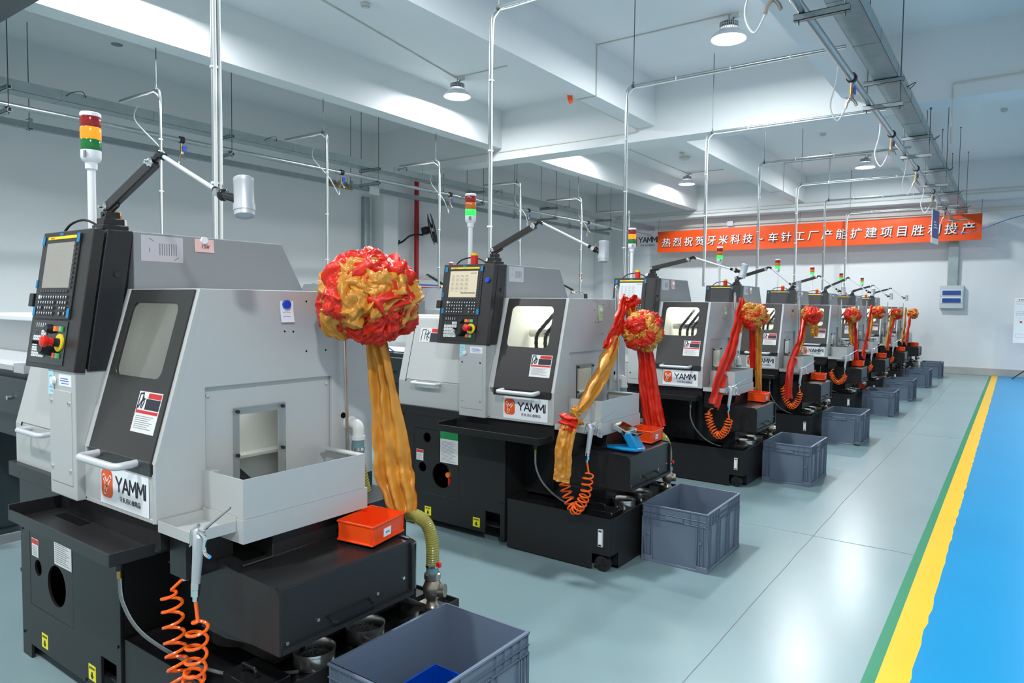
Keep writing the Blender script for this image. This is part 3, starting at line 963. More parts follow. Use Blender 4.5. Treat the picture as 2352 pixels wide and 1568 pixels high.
    MB().lathe((sx, sy, 2.233), (0, 0, 1), [(.0365, 0), (.0365, .012), (.033, .016), (.001, .017)], 26).build('cap', 'white_plastic', sl)
    return t


LATHE = lathe_proto()


# ------------------------------------------------------------------ adjustable work lamp
def work_lamp(y0, pose):
    J0, J1, J2, HD, tilt = pose
    o = V((0, y0, 0)); J0, J1, J2, HD = [V(p) + o for p in (J0, J1, J2, HD)]
    t = thing('work_lamp', '', 'lamp', (-2.72, 1.225 + y0, 1.782))
    b = MB().box(-2.765, -2.68, 1.18 + y0, 1.27 + y0, 1.782, 1.800).box(-2.752, -2.693, 1.19 + y0, 1.262 + y0, 1.80, 1.825).box(-2.742, -2.70, 1.20 + y0, 1.25 + y0, 1.825, 1.85)
    b.cyl((-2.722, 1.20 + y0, 1.838), (-2.722, 1.196 + y0, 1.838), .006, 10)
    b.build('magnet_base', 'black_plastic', t, .002, 1)
    MB().cyl((-2.725, 1.225 + y0, 1.85), J0, .009, 12).build('pivot', 'chrome', t)
    ax = (J1 - J0).normalized(); w = ax.cross(V((0, 1, 0))).normalized()
    fr = (J0, ax, w, V((0, 1, 0)))
    L = (J1 - J0).length
    b = MB().fbox(fr, -.012, L + .012, -.019, .019, -.013, .013)
    b.fbox(fr, .02, .075, -.03, -.015, -.006, .006)
    b.build('lower_arm', 'door_dark', t, .004)
    for J in (J0, J1):
        MB().lathe(J, (0, -1, 0), [(.015, .012), (.0165, .015), (.013, .021), (.007, .023), (.007, .034), (.001, .035)], 18).build('joint_bolt', 'chrome', t)
    el = J1 + (J1 - J0).normalized() * .04 + V((0, 0, .012))
    MB().tube([J1 + V((0, 0, .004)), el, el + (J2 - el).normalized() * .03], .013, 10).build('elbow', 'gloss_black', t)
    MB().cyl(el + (J2 - el).normalized() * .02, J2, .0072, 14).build('upper_arm', 'handle_silver', t)
    d = (J2 - el).normalized()
    b = MB().use('gloss_black').cyl(J2 - d * .005, J2 + d * .03, .011, 12).ball(J2 + d * .045, .020, 14, 8).cyl(J2 + d * .045, HD, .014, 12)
    b.use('chrome').cyl(J2 + d * .035 + V((0, -.014, .002)), J2 + d * .035 + V((0, -.024, .002)), .012, 14)
    b.use('nickel').cyl(J2 + d * .045 + V((0, 0, .014)), J2 + d * .045 + V((0, 0, .03)), .005, 8)
    b.build('swivel', None, t)
    a = V((math.sin(tilt), -.12, -math.cos(tilt))).normalized()
    hc = HD + V((.018, 0, .008))
    MB().use('aluminium').lathe(hc - a * .058, a, [(.026, 0), (.029, .002), (.029, .016), (.0285, .017), (.0285, .082), (.031, .083), (.031, .104), (.029, .105), (.029, .118), (.025, .12), (.025, .117)], 28).build('lamp_head', None, t)
    return t


POSE_A = ((-2.735, 1.225, 1.868), (-2.405, 1.225, 1.993), (-2.035, 1.225, 1.872), (-1.905, 1.225, 1.832), .22)
POSE_B = ((-2.735, 1.225, 1.868), (-2.42, 1.225, 2.005), (-2.03, 1.225, 1.868), (-1.955, 1.225, 1.83), .04)
POSE_C = ((-2.735, 1.225, 1.868), (-2.38, 1.225, 1.94), (-2.00, 1.225, 1.85), (-1.91, 1.225, 1.825), -.22)
POSE_D = ((-2.735, 1.225, 1.868), (-2.39, 1.225, 1.97), (-2.12, 1.225, 1.80), (-2.04, 1.225, 1.765), .05)
POSE_E = ((-2.735, 1.225, 1.868), (-2.40, 1.225, 2.02), (-2.08, 1.225, 1.83), (-1.99, 1.225, 1.79), -.15)


# ------------------------------------------------------------------ coolant tank with chip chute
def tank_proto():
    t = thing('coolant_tank', '', 'tank', (-2.2, 1.7, 0), 'coolant tanks beside the machines')
    X0, X1, Y0, Y1 = -2.565, -1.835, 1.178, 2.16
    b = MB()
    FT = frame((0, Y0, 0), (1, 0, 0), (0, 0, 1), (0, -1, 0))
    b.plate(FT, [(X0, .008), (-1.955, .008), (-1.955, .10), (X1, .10), (X1, .315), (X0, .315)], [], 0, -.006)
    FX = frame((X1, 0, 0), (0, 1, 0), (0, 0, 1), (1, 0, 0))
    b.plate(FX, [(Y0 + .1, .008), (Y1, .008), (Y1, .315), (Y0, .315), (Y0, .10), (Y0 + .1, .10)], [], 0, -.006)
    b.box(X0, X0 + .006, Y0, Y1, .008, .315).box(X0, X1, Y1 - .006, Y1, .008, .315).box(X0, X1, Y0 + .1, Y1, .008, .02)
    b.box(-1.96, X1 - .002, Y0 + .10, Y0 + .106, .008, .1)
    tb = b.build('tank_body', 'paint_dark', t, .0015, 1)
    b = MB().box(X0 + .006, X1 - .006, Y0 + .006, Y1 - .006, .290, .297)
    b.build('tank_cover', 'oily_black', t)
    wc = (-1.895, Y0 + .05, .045)
    b = MB().cyl((-1.895, Y0 + .012, .045), (-1.895, Y0 + .05, .045), .045, 28).use('black_plastic')
    for k in range(5):
        a = 2 * PI * k / 5
        b.cyl((-1.895, Y0 + .008, .045), (-1.895 + .032 * math.cos(a), Y0 + .01, .045 + .032 * math.sin(a)), .004, 6)
    b.build('wheel', 'rubber', t)
    b = MB().use('label_white').fbox(FT, -1.91, -1.882, .15, .25, 0, .012)
    b.use('paper').fbox(FT, -1.903, -1.889, .165, .235, .012, .015)
    b.use('gloss_black').fbox(FT, -1.905, -1.887, .155, .162, .012, .016).fbox(FT, -1.905, -1.887, .238, .245, .012, .016)
    o = b.build('level_gauge', None, t); o['label'] = 'white sight gauge'
    # chip chute box
    CX = -1.762
    prof = [(CX, .484), (CX, .666), (CX - .006, .672), (-1.985, .682), (-2.19, .715), (-2.19, .44), (-2.05, .44)]
    b = MB().prism([(x, 1.252, z) for x, z in prof], (0, .545, 0))
    cb = b.build('chip_chute', 'paint_dark', t, .001, 1)
    b = MB()
    for y in (1.24, 1.797):
        b.prism([(-2.2, y, .47), (CX + .012, y, .474), (CX + .012, y, .655), (CX - .01, y, .678), (-1.99, y, .684), (-2.2, y, .72)], (0, .012, 0))
    b.prism([(CX, 1.25, .484), (CX + .014, 1.25, .474), (CX + .014, 1.25, .490), (CX, 1.25, .494)], (0, .548, 0))
    build_each(b, 'side_plate', 'paint_dark', cb)
    MB().cyl((-1.985, 1.27, .687), (-1.985, 1.79, .687), .006, 8).build('hinge', 'oily_black', cb)
    MB().tube(arc_pts([(CX, 1.43, .528), (CX + .03, 1.43, .515), (CX + .03, 1.60, .515), (CX, 1.60, .528)], .012, 4), .0045, 8).build('handle', 'gloss_black', cb)
    b = MB()
    for (y, z) in ((1.39, .53), (1.64, .53), (1.765, .545), (1.275, .50)):
        b.cyl((CX, y, z), (CX + .004, y, z), .006, 10)
    build_each(b, 'rivet', 'steel', cb)
    # pump, strainer frames, hoses on the cover
    b = MB().use('gloss_black').cyl((-2.02, 2.02, .297), (-2.02, 2.02, .55), .055, 22).cyl((-2.02, 2.02, .55), (-2.02, 2.02, .575), .05, 22, .02)
    b.box(-2.1, -1.96, 1.95, 2.10, .297, .33)
    b.build('pump', None, t)
    b = MB().use('oily_black').box(-2.05, -1.86, 1.24, 1.36, .297, .335)
    b.tube(arc_pts([(-2.0, 1.28, .335), (-2.0, 1.28, .365), (-1.93, 1.28, .365), (-1.93, 1.28, .335)], .01, 4), .006, 8)
    b.build('filter_box', None, t, .003, 1)
    b = MB()
    for k in range(3):
        b.tube(spline([(-2.3, 1.75 + k * .04, .31), (-2.1, 1.86 + k * .02, .33 + .012 * k), (-1.98, 1.93, .35 + .012 * k), (-1.9, 2.0, .33)], 20), .008, 8)
    build_each(b, 'oil_hose', 'rubber', t)
    # valve on the return line
    vx, vy = -1.865, 2.03
    b = MB().use('nickel').lathe((vx, vy, .305), (0, 0, 1), [(.030, 0), (.032, .02), (.022, .035), (.022, .045), (.028, .05), (.037, .075), (.037, .10), (.028, .125), (.033, .13), (.033, .15), (.022, .155), (.022, .165)], 18)
    b.cyl((vx, vy, .385), (vx + .05, vy + .02, .39), .026, 16)
    b.box(vx - .05, vx, vy - .025, vy + .025, .30, .335)
    b.build('check_valve', None, t)
    b = MB().use('hose_teal').cyl((vx, vy, .455), (vx, vy, .52), .025, 14).use('chrome').cyl((vx, vy, .482), (vx, vy, .492), .0275, 14)
    b.use('estop_red').box(vx + .025, vx + .042, vy - .006, vy + .006, .487, .505)
    b.build('hose_clamp', None, t)
    return t


TANK = tank_proto()


# ------------------------------------------------------------------ loose things: sieve, crate, bin, air gun
def sieve_proto(fill):
    t = thing('sieve', '', 'sieve', (0, 0, 0))
    b = MB().lathe((0, 0, 0), (0, 0, 1), [(.062, 0), (.0645, .004), (.0645, .04), (.067, .043), (.067, .05), (.0645, .05), (.0615, .044), (.061, .012), (.001, .011)], 36)
    b.build('rim', 'sieve_steel', t)
    if fill:
        r = random.Random(5); b = MB()
        b.lathe((0, 0, .012), (0, 0, 1), [(.058, 0), (.055, .008), (.03, .016), (.001, .018)], 20)
        for k in range(170):
            a = r.uniform(0, 2 * PI); q = .054 * math.sqrt(r.random()); z = .018 + .016 * (1 - q / .054) + r.uniform(0, .008)
            p = V((q * math.cos(a), q * math.sin(a), z)); c = r.uniform(0, 2 * PI); L = r.uniform(.006, .016)
            if (p + V((L * math.cos(c), L * math.sin(c), 0))).xy.length > .058:
                L = -L * .5
            b.tube([p, p + V((L * .5 * math.cos(c), L * .5 * math.sin(c), r.uniform(0, .006))), p + V((L * math.cos(c), L * math.sin(c), r.uniform(-.004, .004)))], .0009, 4, False)
        o = b.build('swarf', 'swarf', t); o['kind'] = 'stuff'
    return t


def crate_proto():
    t = thing('crate', '', 'crate', (0, 0, 0), 'grey blue crates along the aisle')
    w, l, h = .205, .292, .345      # half width, half length, height
    b = MB()
    tw = .004

    def shell(z, gx, gy):
        return [(-gx, -gy, z), (gx, -gy, z), (gx, gy, z), (-gx, gy, z)]
    # walls, slightly tapering
    o0, o1 = (w - .014, l - .014), (w - .008, l - .008)
    i0, i1 = (o0[0] - tw, o0[1] - tw), (o1[0] - tw, o1[1] - tw)
    vs = shell(.006, *o0) + shell(h, *o1) + shell(.012, *i0) + shell(h, *i1)
    b.add(vs, [(0, 1, 5, 4), (1, 2, 6, 5), (2, 3, 7, 6), (3, 0, 4, 7), (3, 2, 1, 0), (8, 9, 10, 11), (9, 8, 12, 13), (10, 9, 13, 14), (11, 10, 14, 15), (8, 11, 15, 12), (4, 5, 13, 12), (5, 6, 14, 13), (6, 7, 15, 14), (7, 4, 12, 15)])
    cb = b
    # stacking rim and ledges
    b = MB()

    def band(z0, z1, g=0.0, g2=None):
        X, Y = w + g, l + g; a = .010
        b.box(-X, X, -Y, -Y + a, z0, z1).box(-X, X, Y - a, Y, z0, z1).box(-X, -X + a, -Y + a, Y - a, z0, z1).box(X - a, X, -Y + a, Y - a, z0, z1)
    band(h - .010, h, .0); band(h - .050, h - .046); band(h - .082, h - .077)
    b.build('rim', 'crate_blue', t, .002, 1)
    b = cb
    # ribs under the rim
    for s_ in (-1, 1):
        for k in range(9):
            x = -w + .012 + k * (2 * w - .024) / 8
            if 2 < k < 6:
                continue
            b.box(x - .0015, x + .0015, s_ * l - (.012 if s_ > 0 else 0), s_ * l + (.012 if s_ < 0 else 0), h - .08, h - .004)
        for k in range(13):
            y = -l + .012 + k * (2 * l - .024) / 12
            if 4 < k < 8:
                continue
            b.box(s_ * w - (.012 if s_ > 0 else 0), s_ * w + (.012 if s_ < 0 else 0), y - .0015, y + .0015, h - .08, h - .004)
        # corner and middle uprights
        for q in (-1, 1):
            for d in (.006, .030, .052, .066):
                b.box(q * (w - d) - .002, q * (w - d) + .002, s_ * (l - .0) - (.012 if s_ > 0 else 0), s_ * l + (.012 if s_ < 0 else 0), .004, h - .077)
                b.box(s_ * w - (.012 if s_ > 0 else 0), s_ * w + (.012 if s_ < 0 else 0), q * (l - d) - .002, q * (l - d) + .002, .004, h - .077)
        for d in (-.1, -.065, .065, .1):
            b.box(s_ * w - (.010 if s_ > 0 else 0), s_ * w + (.010 if s_ < 0 else 0), d - .002, d + .002, .004, h - .077)
    b.build('shell', 'crate_blue', t)
    b = MB()
    a = .014
    b.box(-w, w, -l, -l + a, .0, .014).box(-w, w, l - a, l, .0, .014).box(-w, -w + a, -l + a, l - a, 0, .014).box(w - a, w, -l + a, l - a, 0, .014)
    for q in (-1, 1):
        for s_ in (-1, 1):
            b.box(q * w - (.07 if q > 0 else 0), q * w + (.07 if q < 0 else 0), s_ * l - (.01 if s_ > 0 else 0), s_ * l + (.01 if s_ < 0 else 0), .0, .035)
    b.build('base_rim', 'crate_blue', t, .003, 1)
    b = MB()
    for s_ in (-1, 1):
        b.box(-.055, .055, s_ * (l - .001) - .006, s_ * (l - .001) + .001 * s_ + .006 * (s_ < 0), h - .074, h - .053)
        for q in (-1, 1):
            b.cyl((q * (w - .045), s_ * (l - .008), .17), (q * (w - .045), s_ * (l + .0), .17), .010, 12)
    build_each(b, 'grip', 'crate_blue', t)
    return t


def bin_proto(name, label, cat, m, w, l, h, sticker):
    t = thing(name, label, cat, (0, 0, 0))
    b = MB(); tw = .0025
    g0, g1 = (w / 2 - .008, l / 2 - .008), (w / 2 - .003, l / 2 - .003)
    q = lambda z, g, d: [(-g[0] + d, -g[1] + d, z), (g[0] - d, -g[1] + d, z), (g[0] - d, g[1] - d, z), (-g[0] + d, g[1] - d, z)]
    vs = q(.002, g0, 0) + q(h, g1, 0) + q(.005, g0, tw) + q(h, g1, tw)
    b.add(vs, [(0, 1, 5, 4), (1, 2, 6, 5), (2, 3, 7, 6), (3, 0, 4, 7), (3, 2, 1, 0), (8, 9, 10, 11), (9, 8, 12, 13), (10, 9, 13, 14), (11, 10, 14, 15), (8, 11, 15, 12), (4, 5, 13, 12), (5, 6, 14, 13), (6, 7, 15, 14), (7, 4, 12, 15)])
    X, Y, a = w / 2, l / 2, .006
    b.box(-X, X, -Y, -Y + a, h - .006, h).box(-X, X, Y - a, Y, h - .006, h).box(-X, -X + a, -Y + a, Y - a, h - .006, h).box(X - a, X, -Y + a, Y - a, h - .006, h)
    b.box(-X + .002, X - .002, -Y + .002, -Y + .010, 0, .006).box(-X + .002, X - .002, Y - .010, Y - .002, 0, .006).box(-X + .002, -X + .010, -Y + .01, Y - .01, 0, .006).box(X - .010, X - .002, -Y + .01, Y - .01, 0, .006)
    for s_ in (-1, 1):
        for k in (-1, 1):
            b.box(k * (X - .012) - .001, k * (X - .012) + .001, s_ * (Y - .005) - .004, s_ * (Y - .005) + .004, .004, h - .005)
            b.box(s_ * (X - .005) - .004, s_ * (X - .005) + .004, k * (Y - .012) - .001, k * (Y - .012) + .001, .004, h - .005)
    b.build('body', m, t, .0012, 1)
    if sticker:
        b = MB().use('paper').box(X - .0045, X - .0035, -.03, .014, h * .2, h * .62).use('ink_grey')
        for k in range(4):
            b.box(X - .0036, X - .003, -.018 + k * .006, -.0135 + k * .006, h * .36, h * .45)
        o = b.build('label', None, t); o['label'] = 'white paper label'
    return t


def coil_pts(A, B, sag, turns, r, n=12, amp=1.0, seed=0):
    """helix around a hanging curve from A to B"""
    A, B = V(A), V(B); rr = random.Random(seed)
    mid = (A + B) / 2 + V((0, 0, -sag)); N = turns * n; out = []
    ctrl = spline([A, A * .72 + mid * .28 + V((0, 0, -sag * .32)), mid, B * .72 + mid * .28 + V((0, 0, -sag * .32)), B], N)
    for i, p in enumerate(ctrl):
        t = (ctrl[min(i + 1, N)] - ctrl[max(i - 1, 0)]).normalized()
        e1 = t.cross(V((0, 1, 0)))
        e1 = e1.normalized() if e1.length > 1e-4 else V((1, 0, 0))
        e2 = t.cross(e1); env = min(1, i / (n * .8), (N - i) / (n * .8))
        a = 2 * PI * i / n
        out.append(p + (e1 * math.cos(a) + e2 * math.sin(a)) * r * env)
    return out


def air_gun(y0, sag, gx=0.0, seed=0, tilt=0.0, red=False):
    o = V((gx, y0, 0))
    t = thing('air_gun', '', 'air gun', V((-1.955, 1.095, .76)) + o)
    m = 'aluminium'
    top = V((-1.925, 1.095, .842)) + o; bot = V((-1.945, 1.095, .70)) + o
    b = MB().use(m)
    fr = frame(top, (bot - top), (1, 0, 0))
    b.tube([top + V((-.012, 0, .02)), top, top * .6 + bot * .4, bot], [.012, .0175, .0145, .0125], 12)
    b.tube([top + V((-.01, 0, .005)), top + V((.03, 0, .03))], [.012, .009], 10)
    b.build('body', None, t)
    MB().tube([top + V((.025, 0, .026)), top + V((.055, .008, .05)), top + V((.13, .02, .105))], [.006, .004, .003], 8).build('nozzle', 'steel', t)
    b = MB().tube(spline([top + V((.012, -.006, .022)), top + V((.048, -.010, .012)), top + V((.044, -.010, -.022)), top + V((.052, -.010, -.038)), top + V((.075, -.012, -.040))], 14), .0055, 8)
    b.tube(spline([top + V((.0, 0, .034)), top + V((-.028, -.004, .012)), top + V((-.032, -.004, -.022)), top + V((-.04, -.004, -.034))], 10), .0055, 8)
    b.build('trigger', 'chrome', t)
    b = MB().use('chrome').cyl(bot, bot + V((-.002, 0, -.018)), .0135, 12).cyl(bot + V((-.002, 0, -.02)), bot + V((-.003, 0, -.04)), .0125, 6).cyl(bot + V((-.003, 0, -.04)), bot + V((-.004, 0, -.055)), .008, 10)
    b.build('coupler', None, t)
    A = bot + V((-.004, 0, -.05)); B = V((-2.115, 1.15, .655)) + o * 1.0
    pts = [A] + coil_pts(A + V((.012, 0, -.06)), B + V((-.015, -.03, -.03)), sag, 18, .029, 16, seed=seed) + [B]
    c = MB().tube(pts, .0052, 7).build('coil_hose', 'hose_orange', t)
    c['label'] = 'orange coiled air hose'
    b = MB().use('white_plastic').cyl(B, B + V((.012, .01, .004)), .0095, 10).use('chrome').cyl(B + V((.012, .0, .012)), B + V((-.016, .012, .014)), .008, 10)
    b.use('rubber').tube(spline([B + V((-.016, .012, .014)), B + V((-.06, .02, .018)), B + V((-.14, .03, .014))], 12), .004, 6)
    b.use('paint_dark').cyl(B + V((-.004, .008, .012)), B + V((-.004, .215, .012)), .006, 8)
    b.build('hose_fitting', None, t)
    return t


# ------------------------------------------------------------------ satin bows and ribbons
def ruffle(mb, c, R, ax0, ax1, a0, a1, tr, seed, folds, n=34, m=16, fine=.15):
    """one gathered loop of satin following an arc over the ball, with sharp lengthwise folds"""
    off = V((seed * 7.31, seed * 3.17, seed * 1.93)); rows = []
    for i in range(n + 1):
        u = i / n; a = a0 + (a1 - a0) * u
        d = (ax0 * math.cos(a) + ax1 * math.sin(a)).normalized()
        tg = (-ax0 * math.sin(a) + ax1 * math.cos(a)).normalized()
        sd = tg.cross(d); env = math.sin(PI * min(max(u * 1.02 - .01, 0), 1)) ** .55
        row = []
        wob = .9 * noise.noise(V((u * 2.4, seed * 1.7, 0)))
        tw = 1.6 * noise.noise(V((u * 1.8, 5 + seed, 2)))
        for j in range(m + 1):
            b_ = 2 * PI * j / m + tw
            q = d * math.cos(b_) * 1.05 + sd * math.sin(b_) * 1.2
            cb, sb = math.cos(b_ - tw), math.sin(b_ - tw)
            w1 = V((cb * 1.7, sb * 1.7, u * 2.6)) + off
            w1 += V((noise.noise(w1 * 1.3), noise.noise(w1 * 1.3 + off), 0)) * .55
            r1 = 1 - min(1, abs(noise.noise(w1)) * 1.9)
            w2 = V((cb * 3.1, sb * 3.1, u * 5.0)) + off * 2
            r2_ = 1 - min(1, abs(noise.noise(w2)) * 2.6)
            g = math.sin(folds * 2 * PI * u + 1.6 * math.sin(b_) + 4 * noise.noise(w1 * .8))
            k = .60 + .52 * r1 ** 1.5 + fine * r2_ ** 1.6 + .08 * g
            row.append(c + d * R + sd * wob * tr + q * tr * env * k)
        rows.append(row)
    mb.grid(rows)


def bow_mesh(t, c, R, seed, big=0, fine=False):
    rd = random.Random(seed); c = V(c)
    mbs = {'satin_red': MB(), 'satin_gold': MB()}
    mbs['satin_red'].ball(c, R * .62, 20, 12)
    N = 52
    for k in range(N):
        z = 1 - 2 * (k + .5) / N; a = k * 2.39996 + rd.uniform(-.2, .2)
        d = V((math.sqrt(1 - z * z) * math.cos(a), math.sqrt(1 - z * z) * math.sin(a), z))
        e = d.orthogonal().normalized(); e = (Matrix.Rotation(rd.uniform(0, 2 * PI), 3, d) @ e).normalized()
        sp = rd.uniform(.45, .85); tr = R * rd.uniform(.20, .30)
        if big and z > -.45:
            tr *= 1.3; sp *= 1.15
        if big and z <= -.45:
            tr *= .8
        gold = noise.noise(d * 1.9 + V((seed * 3.7, 0, 0))) + rd.uniform(-.3, .3) > (.06 if not big else (.40 if z < -.4 or z > .35 else .15))
        ruffle(mbs['satin_gold' if gold else 'satin_red'], c, R * rd.uniform(.64, .90), d, e, -sp, sp, tr, k + seed * 50, rd.choice((3, 4, 5, 6)), 56 if fine else 26, 44 if fine else 22)
    if big:
        ri, tw_ = V((.817, .577, 0)), V((.69, -.72, .05))
        loops = [('satin_red', -.75, .62, .2), ('satin_red', -.30, .92, .25), ('satin_red', .22, .98, .2), ('satin_red', .62, .78, .2), ('satin_red', -.98, .08, .15), ('satin_red', -.62, -.02, .75),
                 ('satin_gold', -.38, .22, .9), ('satin_gold', .02, .36, .93), ('satin_gold', .42, .42, .8), ('satin_gold', .68, .12, .7), ('satin_gold', .18, -.08, .98), ('satin_gold', -.22, -.18, .95), ('satin_gold', .95, .22, .1), ('satin_gold', -.85, -.42, .3),
                 ('satin_red', .88, -.05, .45), ('satin_red', .05, .72, .7)]
        for k, (m_, a_, b_, c_) in enumerate(loops):
            d = (ri * a_ + V((0, 0, b_)) + tw_ * c_).normalized()
            e = d.orthogonal().normalized(); e = (Matrix.Rotation(rd.uniform(0, 2 * PI), 3, d) @ e).normalized()
            ruffle(mbs[m_], c, R * rd.uniform(.78, .92), d, e, -.55, .55, R * rd.uniform(.27, .34), 700 + k, 2, 60, 48, .07)
    mbs['satin_red'].build('red_folds', 'satin_red', t)
    mbs['satin_gold'].build('gold_folds', 'satin_gold', t)


def tail_mesh(t, m, path, widths, normal, seed, folds=3, depth=.012, n=56, k=18, name='tail'):
    """hanging length of satin with lengthwise folds"""
    pts = spline(path, n); nv = V(normal).normalized(); rows = []
    for i, p in enumerate(pts):
        u = i / n; tg = (pts[min(i + 1, n)] - pts[max(i - 1, 0)]).normalized()
        side = tg.cross(nv).normalized(); nn = side.cross(tg).normalized()
        w = u * (len(widths) - 1); j = min(int(w), len(widths) - 2); w = widths[j] + (widths[j + 1] - widths[j]) * (w - j)
        row = []
        for q in range(k + 1):
            s_ = q / k * 2 - 1
            ph = folds * PI * s_ + 2.0 * noise.noise(V((u * 2.2, seed, s_ * .6)))
            dz = depth * math.sin(ph) + depth * 1.3 * noise.noise(V((u * 7, s_ * 2.2, seed))) + depth * .6 * noise.noise(V((u * 19, s_ * 5, seed + 9)))
            ww = w * (1 + .12 * noise.noise(V((u * 5, seed + (3 if s_ > 0 else 7), 0))))
            row.append(p + side * s_ * ww + nn * (dz + .35 * depth * (1 - s_ * s_)))
        rows.append(row)
    b = MB(); b.grid(rows)
    back = [[q - (rows[i][1] - rows[i][0]).cross(rows[min(i + 1, n)][0] - rows[max(i - 1, 0)][0]).normalized() * .0012 for q in r] for i, r in enumerate(rows)]
    b.grid([list(reversed(r)) for r in back])
    return b.build(name, m, t)


# ================================================================== fill the row
ordinal = ['nearest the camera', 'second from the camera', 'third from the camera', 'fourth from the camera', 'fifth from the camera', 'sixth from the camera', 'seventh from the camera', 'farthest from the camera']
look = ['nearest the camera, amber stack light lit',
        'second from the camera, cream table on its screen',
        'third from the camera, amber stack light lit',
        'fourth from the camera, dark screen',
        'fifth from the camera, pink note on its hood',
        'sixth from the camera, right behind the fifth bow',
        'seventh from the camera, last but one',
        'eighth from the camera, closest to the far wall']
screens = ['screen_film', 'screen_cream', 'screen_pale', 'screen_dark', 'screen_dark', 'screen_dark', 'screen_dark', 'screen_dark']
for i in range(8):
    t = LATHE if i == 0 else None
    if t is None:
        t = copy_tree(LATHE)
        t.location = V(ROOT) + V((0, i * S + DY[i], 0))
    t['label'] = 'grey and black turning machine ' + look[i]
    for o in walk(t):
        n = stem(o)
        if n == 'screen':
            recolour(o, 0, screens[i])
            recolour(o, 1, screens[i] if i not in (1, 2) else 'screen_line')
        if n == 'alarm_beacon':
            o.location = (.12, .065, 0) if i == 0 else (0, 0, 0)
        if n == 'work_light':
            recolour(o, 0, 'led_dim_and_fill' if i == 0 else 'work_led')
        if n == 'amber_lens':
            recolour(o, 0, 'lens_amber_on' if i in (0, 2) else 'lens_amber_off')
        if n == 'green_lens':
            recolour(o, 0, 'lens_green_off' if i in (0, 2) else 'lens_green_on')
poses = [POSE_A, POSE_B, POSE_C, POSE_D, POSE_D, POSE_E, POSE_D, POSE_D]
for i in range(8):
    t = work_lamp(i * S + DY[i], poses[i])
    t['label'] = 'jointed work lamp with silver head on the machine ' + ordinal[i]
    t['group'] = 'work lamps on the control panels'
for i in range(8):
    t = TANK if i == 0 else copy_tree(TANK)
    t.location = V((-2.2, 1.7 + i * S + DY[i], 0))
    t['label'] = 'black wheeled coolant tank with chip chute at the machine ' + ordinal[i]

SV = sieve_proto(True)
k = 0
for i in range(6):
    for (x, y) in ((-1.915, 1.495), (-1.912, 1.72)):
        t = SV if k == 0 else copy_tree(SV)
        k += 1
        t.location = (x, y + i * S + DY[i], .298); t.scale = (1.08, 1.08, 1.15)
        t['label'] = 'steel sieve of swarf, %s of two on the coolant tank %s' % ('nearer' if y < 1.6 else 'farther', ordinal[i])
        t['group'] = 'sieves on the coolant tanks'

CR = crate_proto()
cpos = [(-1.605, 1.755, .0), (-1.597, 4.10, .01), (-1.585, 6.52, -.01), (-1.57, 8.735, .0), (-1.575, 11.32, 0), (-1.56, 13.35, 0), (-1.545, 15.83, 0), (-1.515, 18.12, 0)]
clab = ['grey blue crate holding a blue bin, nearest the camera, cut off by the frame', 'empty grey blue crate second from the camera', 'grey blue crate third from the camera with a white scratch', 'grey blue crate fourth from the camera', 'grey blue crate fifth from the camera, with a red ribbon end over its rim', 'grey blue crate sixth from the camera', 'grey blue crate seventh from the camera, last but one', 'grey blue crate eighth from the camera, closest to the far wall']
for i, (x, y, r) in enumerate(cpos):
    t = CR if i == 0 else copy_tree(CR)
    t.location = (x, y, .0005); t.rotation_euler = (0, 0, r); t['label'] = clab[i] + (', beside the black tanks' if i in (1, 3, 5) else '')
bb = bin_proto('storage_bin', 'small bright blue plastic bin inside the nearest grey blue crate', 'bin', 'bin_blue', .26, .36, .17, False)
bb.location = (-1.60, 1.72, .0135)

OB = bin_proto('storage_bin', '', 'bin', 'bin_orange', .155, .205, .072, True)
for i in range(8):
    t = OB if i == 0 else copy_tree(OB)
    t.location = (-1.885, 1.725 + i * S + DY[i], .687)
    t.rotation_euler = (0, math.radians(2.2), math.radians((12, 4, 3, 5, 2, 4, 3, 3)[i]))
    t['label'] = 'small orange bin on the black chute of the machine ' + ordinal[i]
    t['group'] = 'orange bins on the chip chutes'

for i, (sag, gx) in enumerate(((.30, .0), (.25, .0), (.17, .0), (.19, .0), (.13, .0), (.13, .0), (.14, 0))):
    t = air_gun(i * S + DY[i], sag, gx, i)
    t['label'] = 'silver air gun with coiled orange hose hanging at the machine ' + ordinal[i]
    t['group'] = 'air guns on coiled hoses'

# upturned blue iron-like clamp on the second chute
y0 = S + DY[1]
IX = .085
t = thing('clothes_iron', 'shiny blue and chrome clothes iron standing on the chute of the second machine', 'iron', (-1.93 + IX, 1.38 + y0, .68))
b = MB()
pl = [(-2.06, 1.36), (-2.04, 1.33), (-1.93, 1.31), (-1.85, 1.33), (-1.82, 1.40), (-1.85, 1.46), (-1.95, 1.47)]
b.prism([(x + IX, y + y0, .686) for x, y in pl], (0, 0, .018))
b.prism([(-1.90 + IX, 1.35 + y0, .70), (-1.84 + IX, 1.36 + y0, .70), (-1.84 + IX, 1.44 + y0, .70), (-1.91 + IX, 1.44 + y0, .70)], (-.06, 0, .09))
b.build('body', 'iron_blue', t, .008, 3)
b = MB().use('chrome').prism([(-2.02 + IX, 1.36 + y0, .80), (-1.93 + IX, 1.35 + y0, .765), (-1.90 + IX, 1.44 + y0, .775), (-2.0 + IX, 1.44 + y0, .81)], (.01, 0, .03))
b.use('gloss_black').prism([(-1.98 + IX, 1.37 + y0, .775), (-1.88 + IX, 1.37 + y0, .765), (-1.87 + IX, 1.43 + y0, .765), (-1.97 + IX, 1.43 + y0, .775)], (.03, 0, .022))
b.build('soleplate', None, t, .005, 2)
b = MB().tube(spline([(-2.05 + IX, 1.30 + y0, .693), (-2.02 + IX, 1.35 + y0, .70), (-1.98 + IX, 1.38 + y0, .70)], 8), .003, 6)
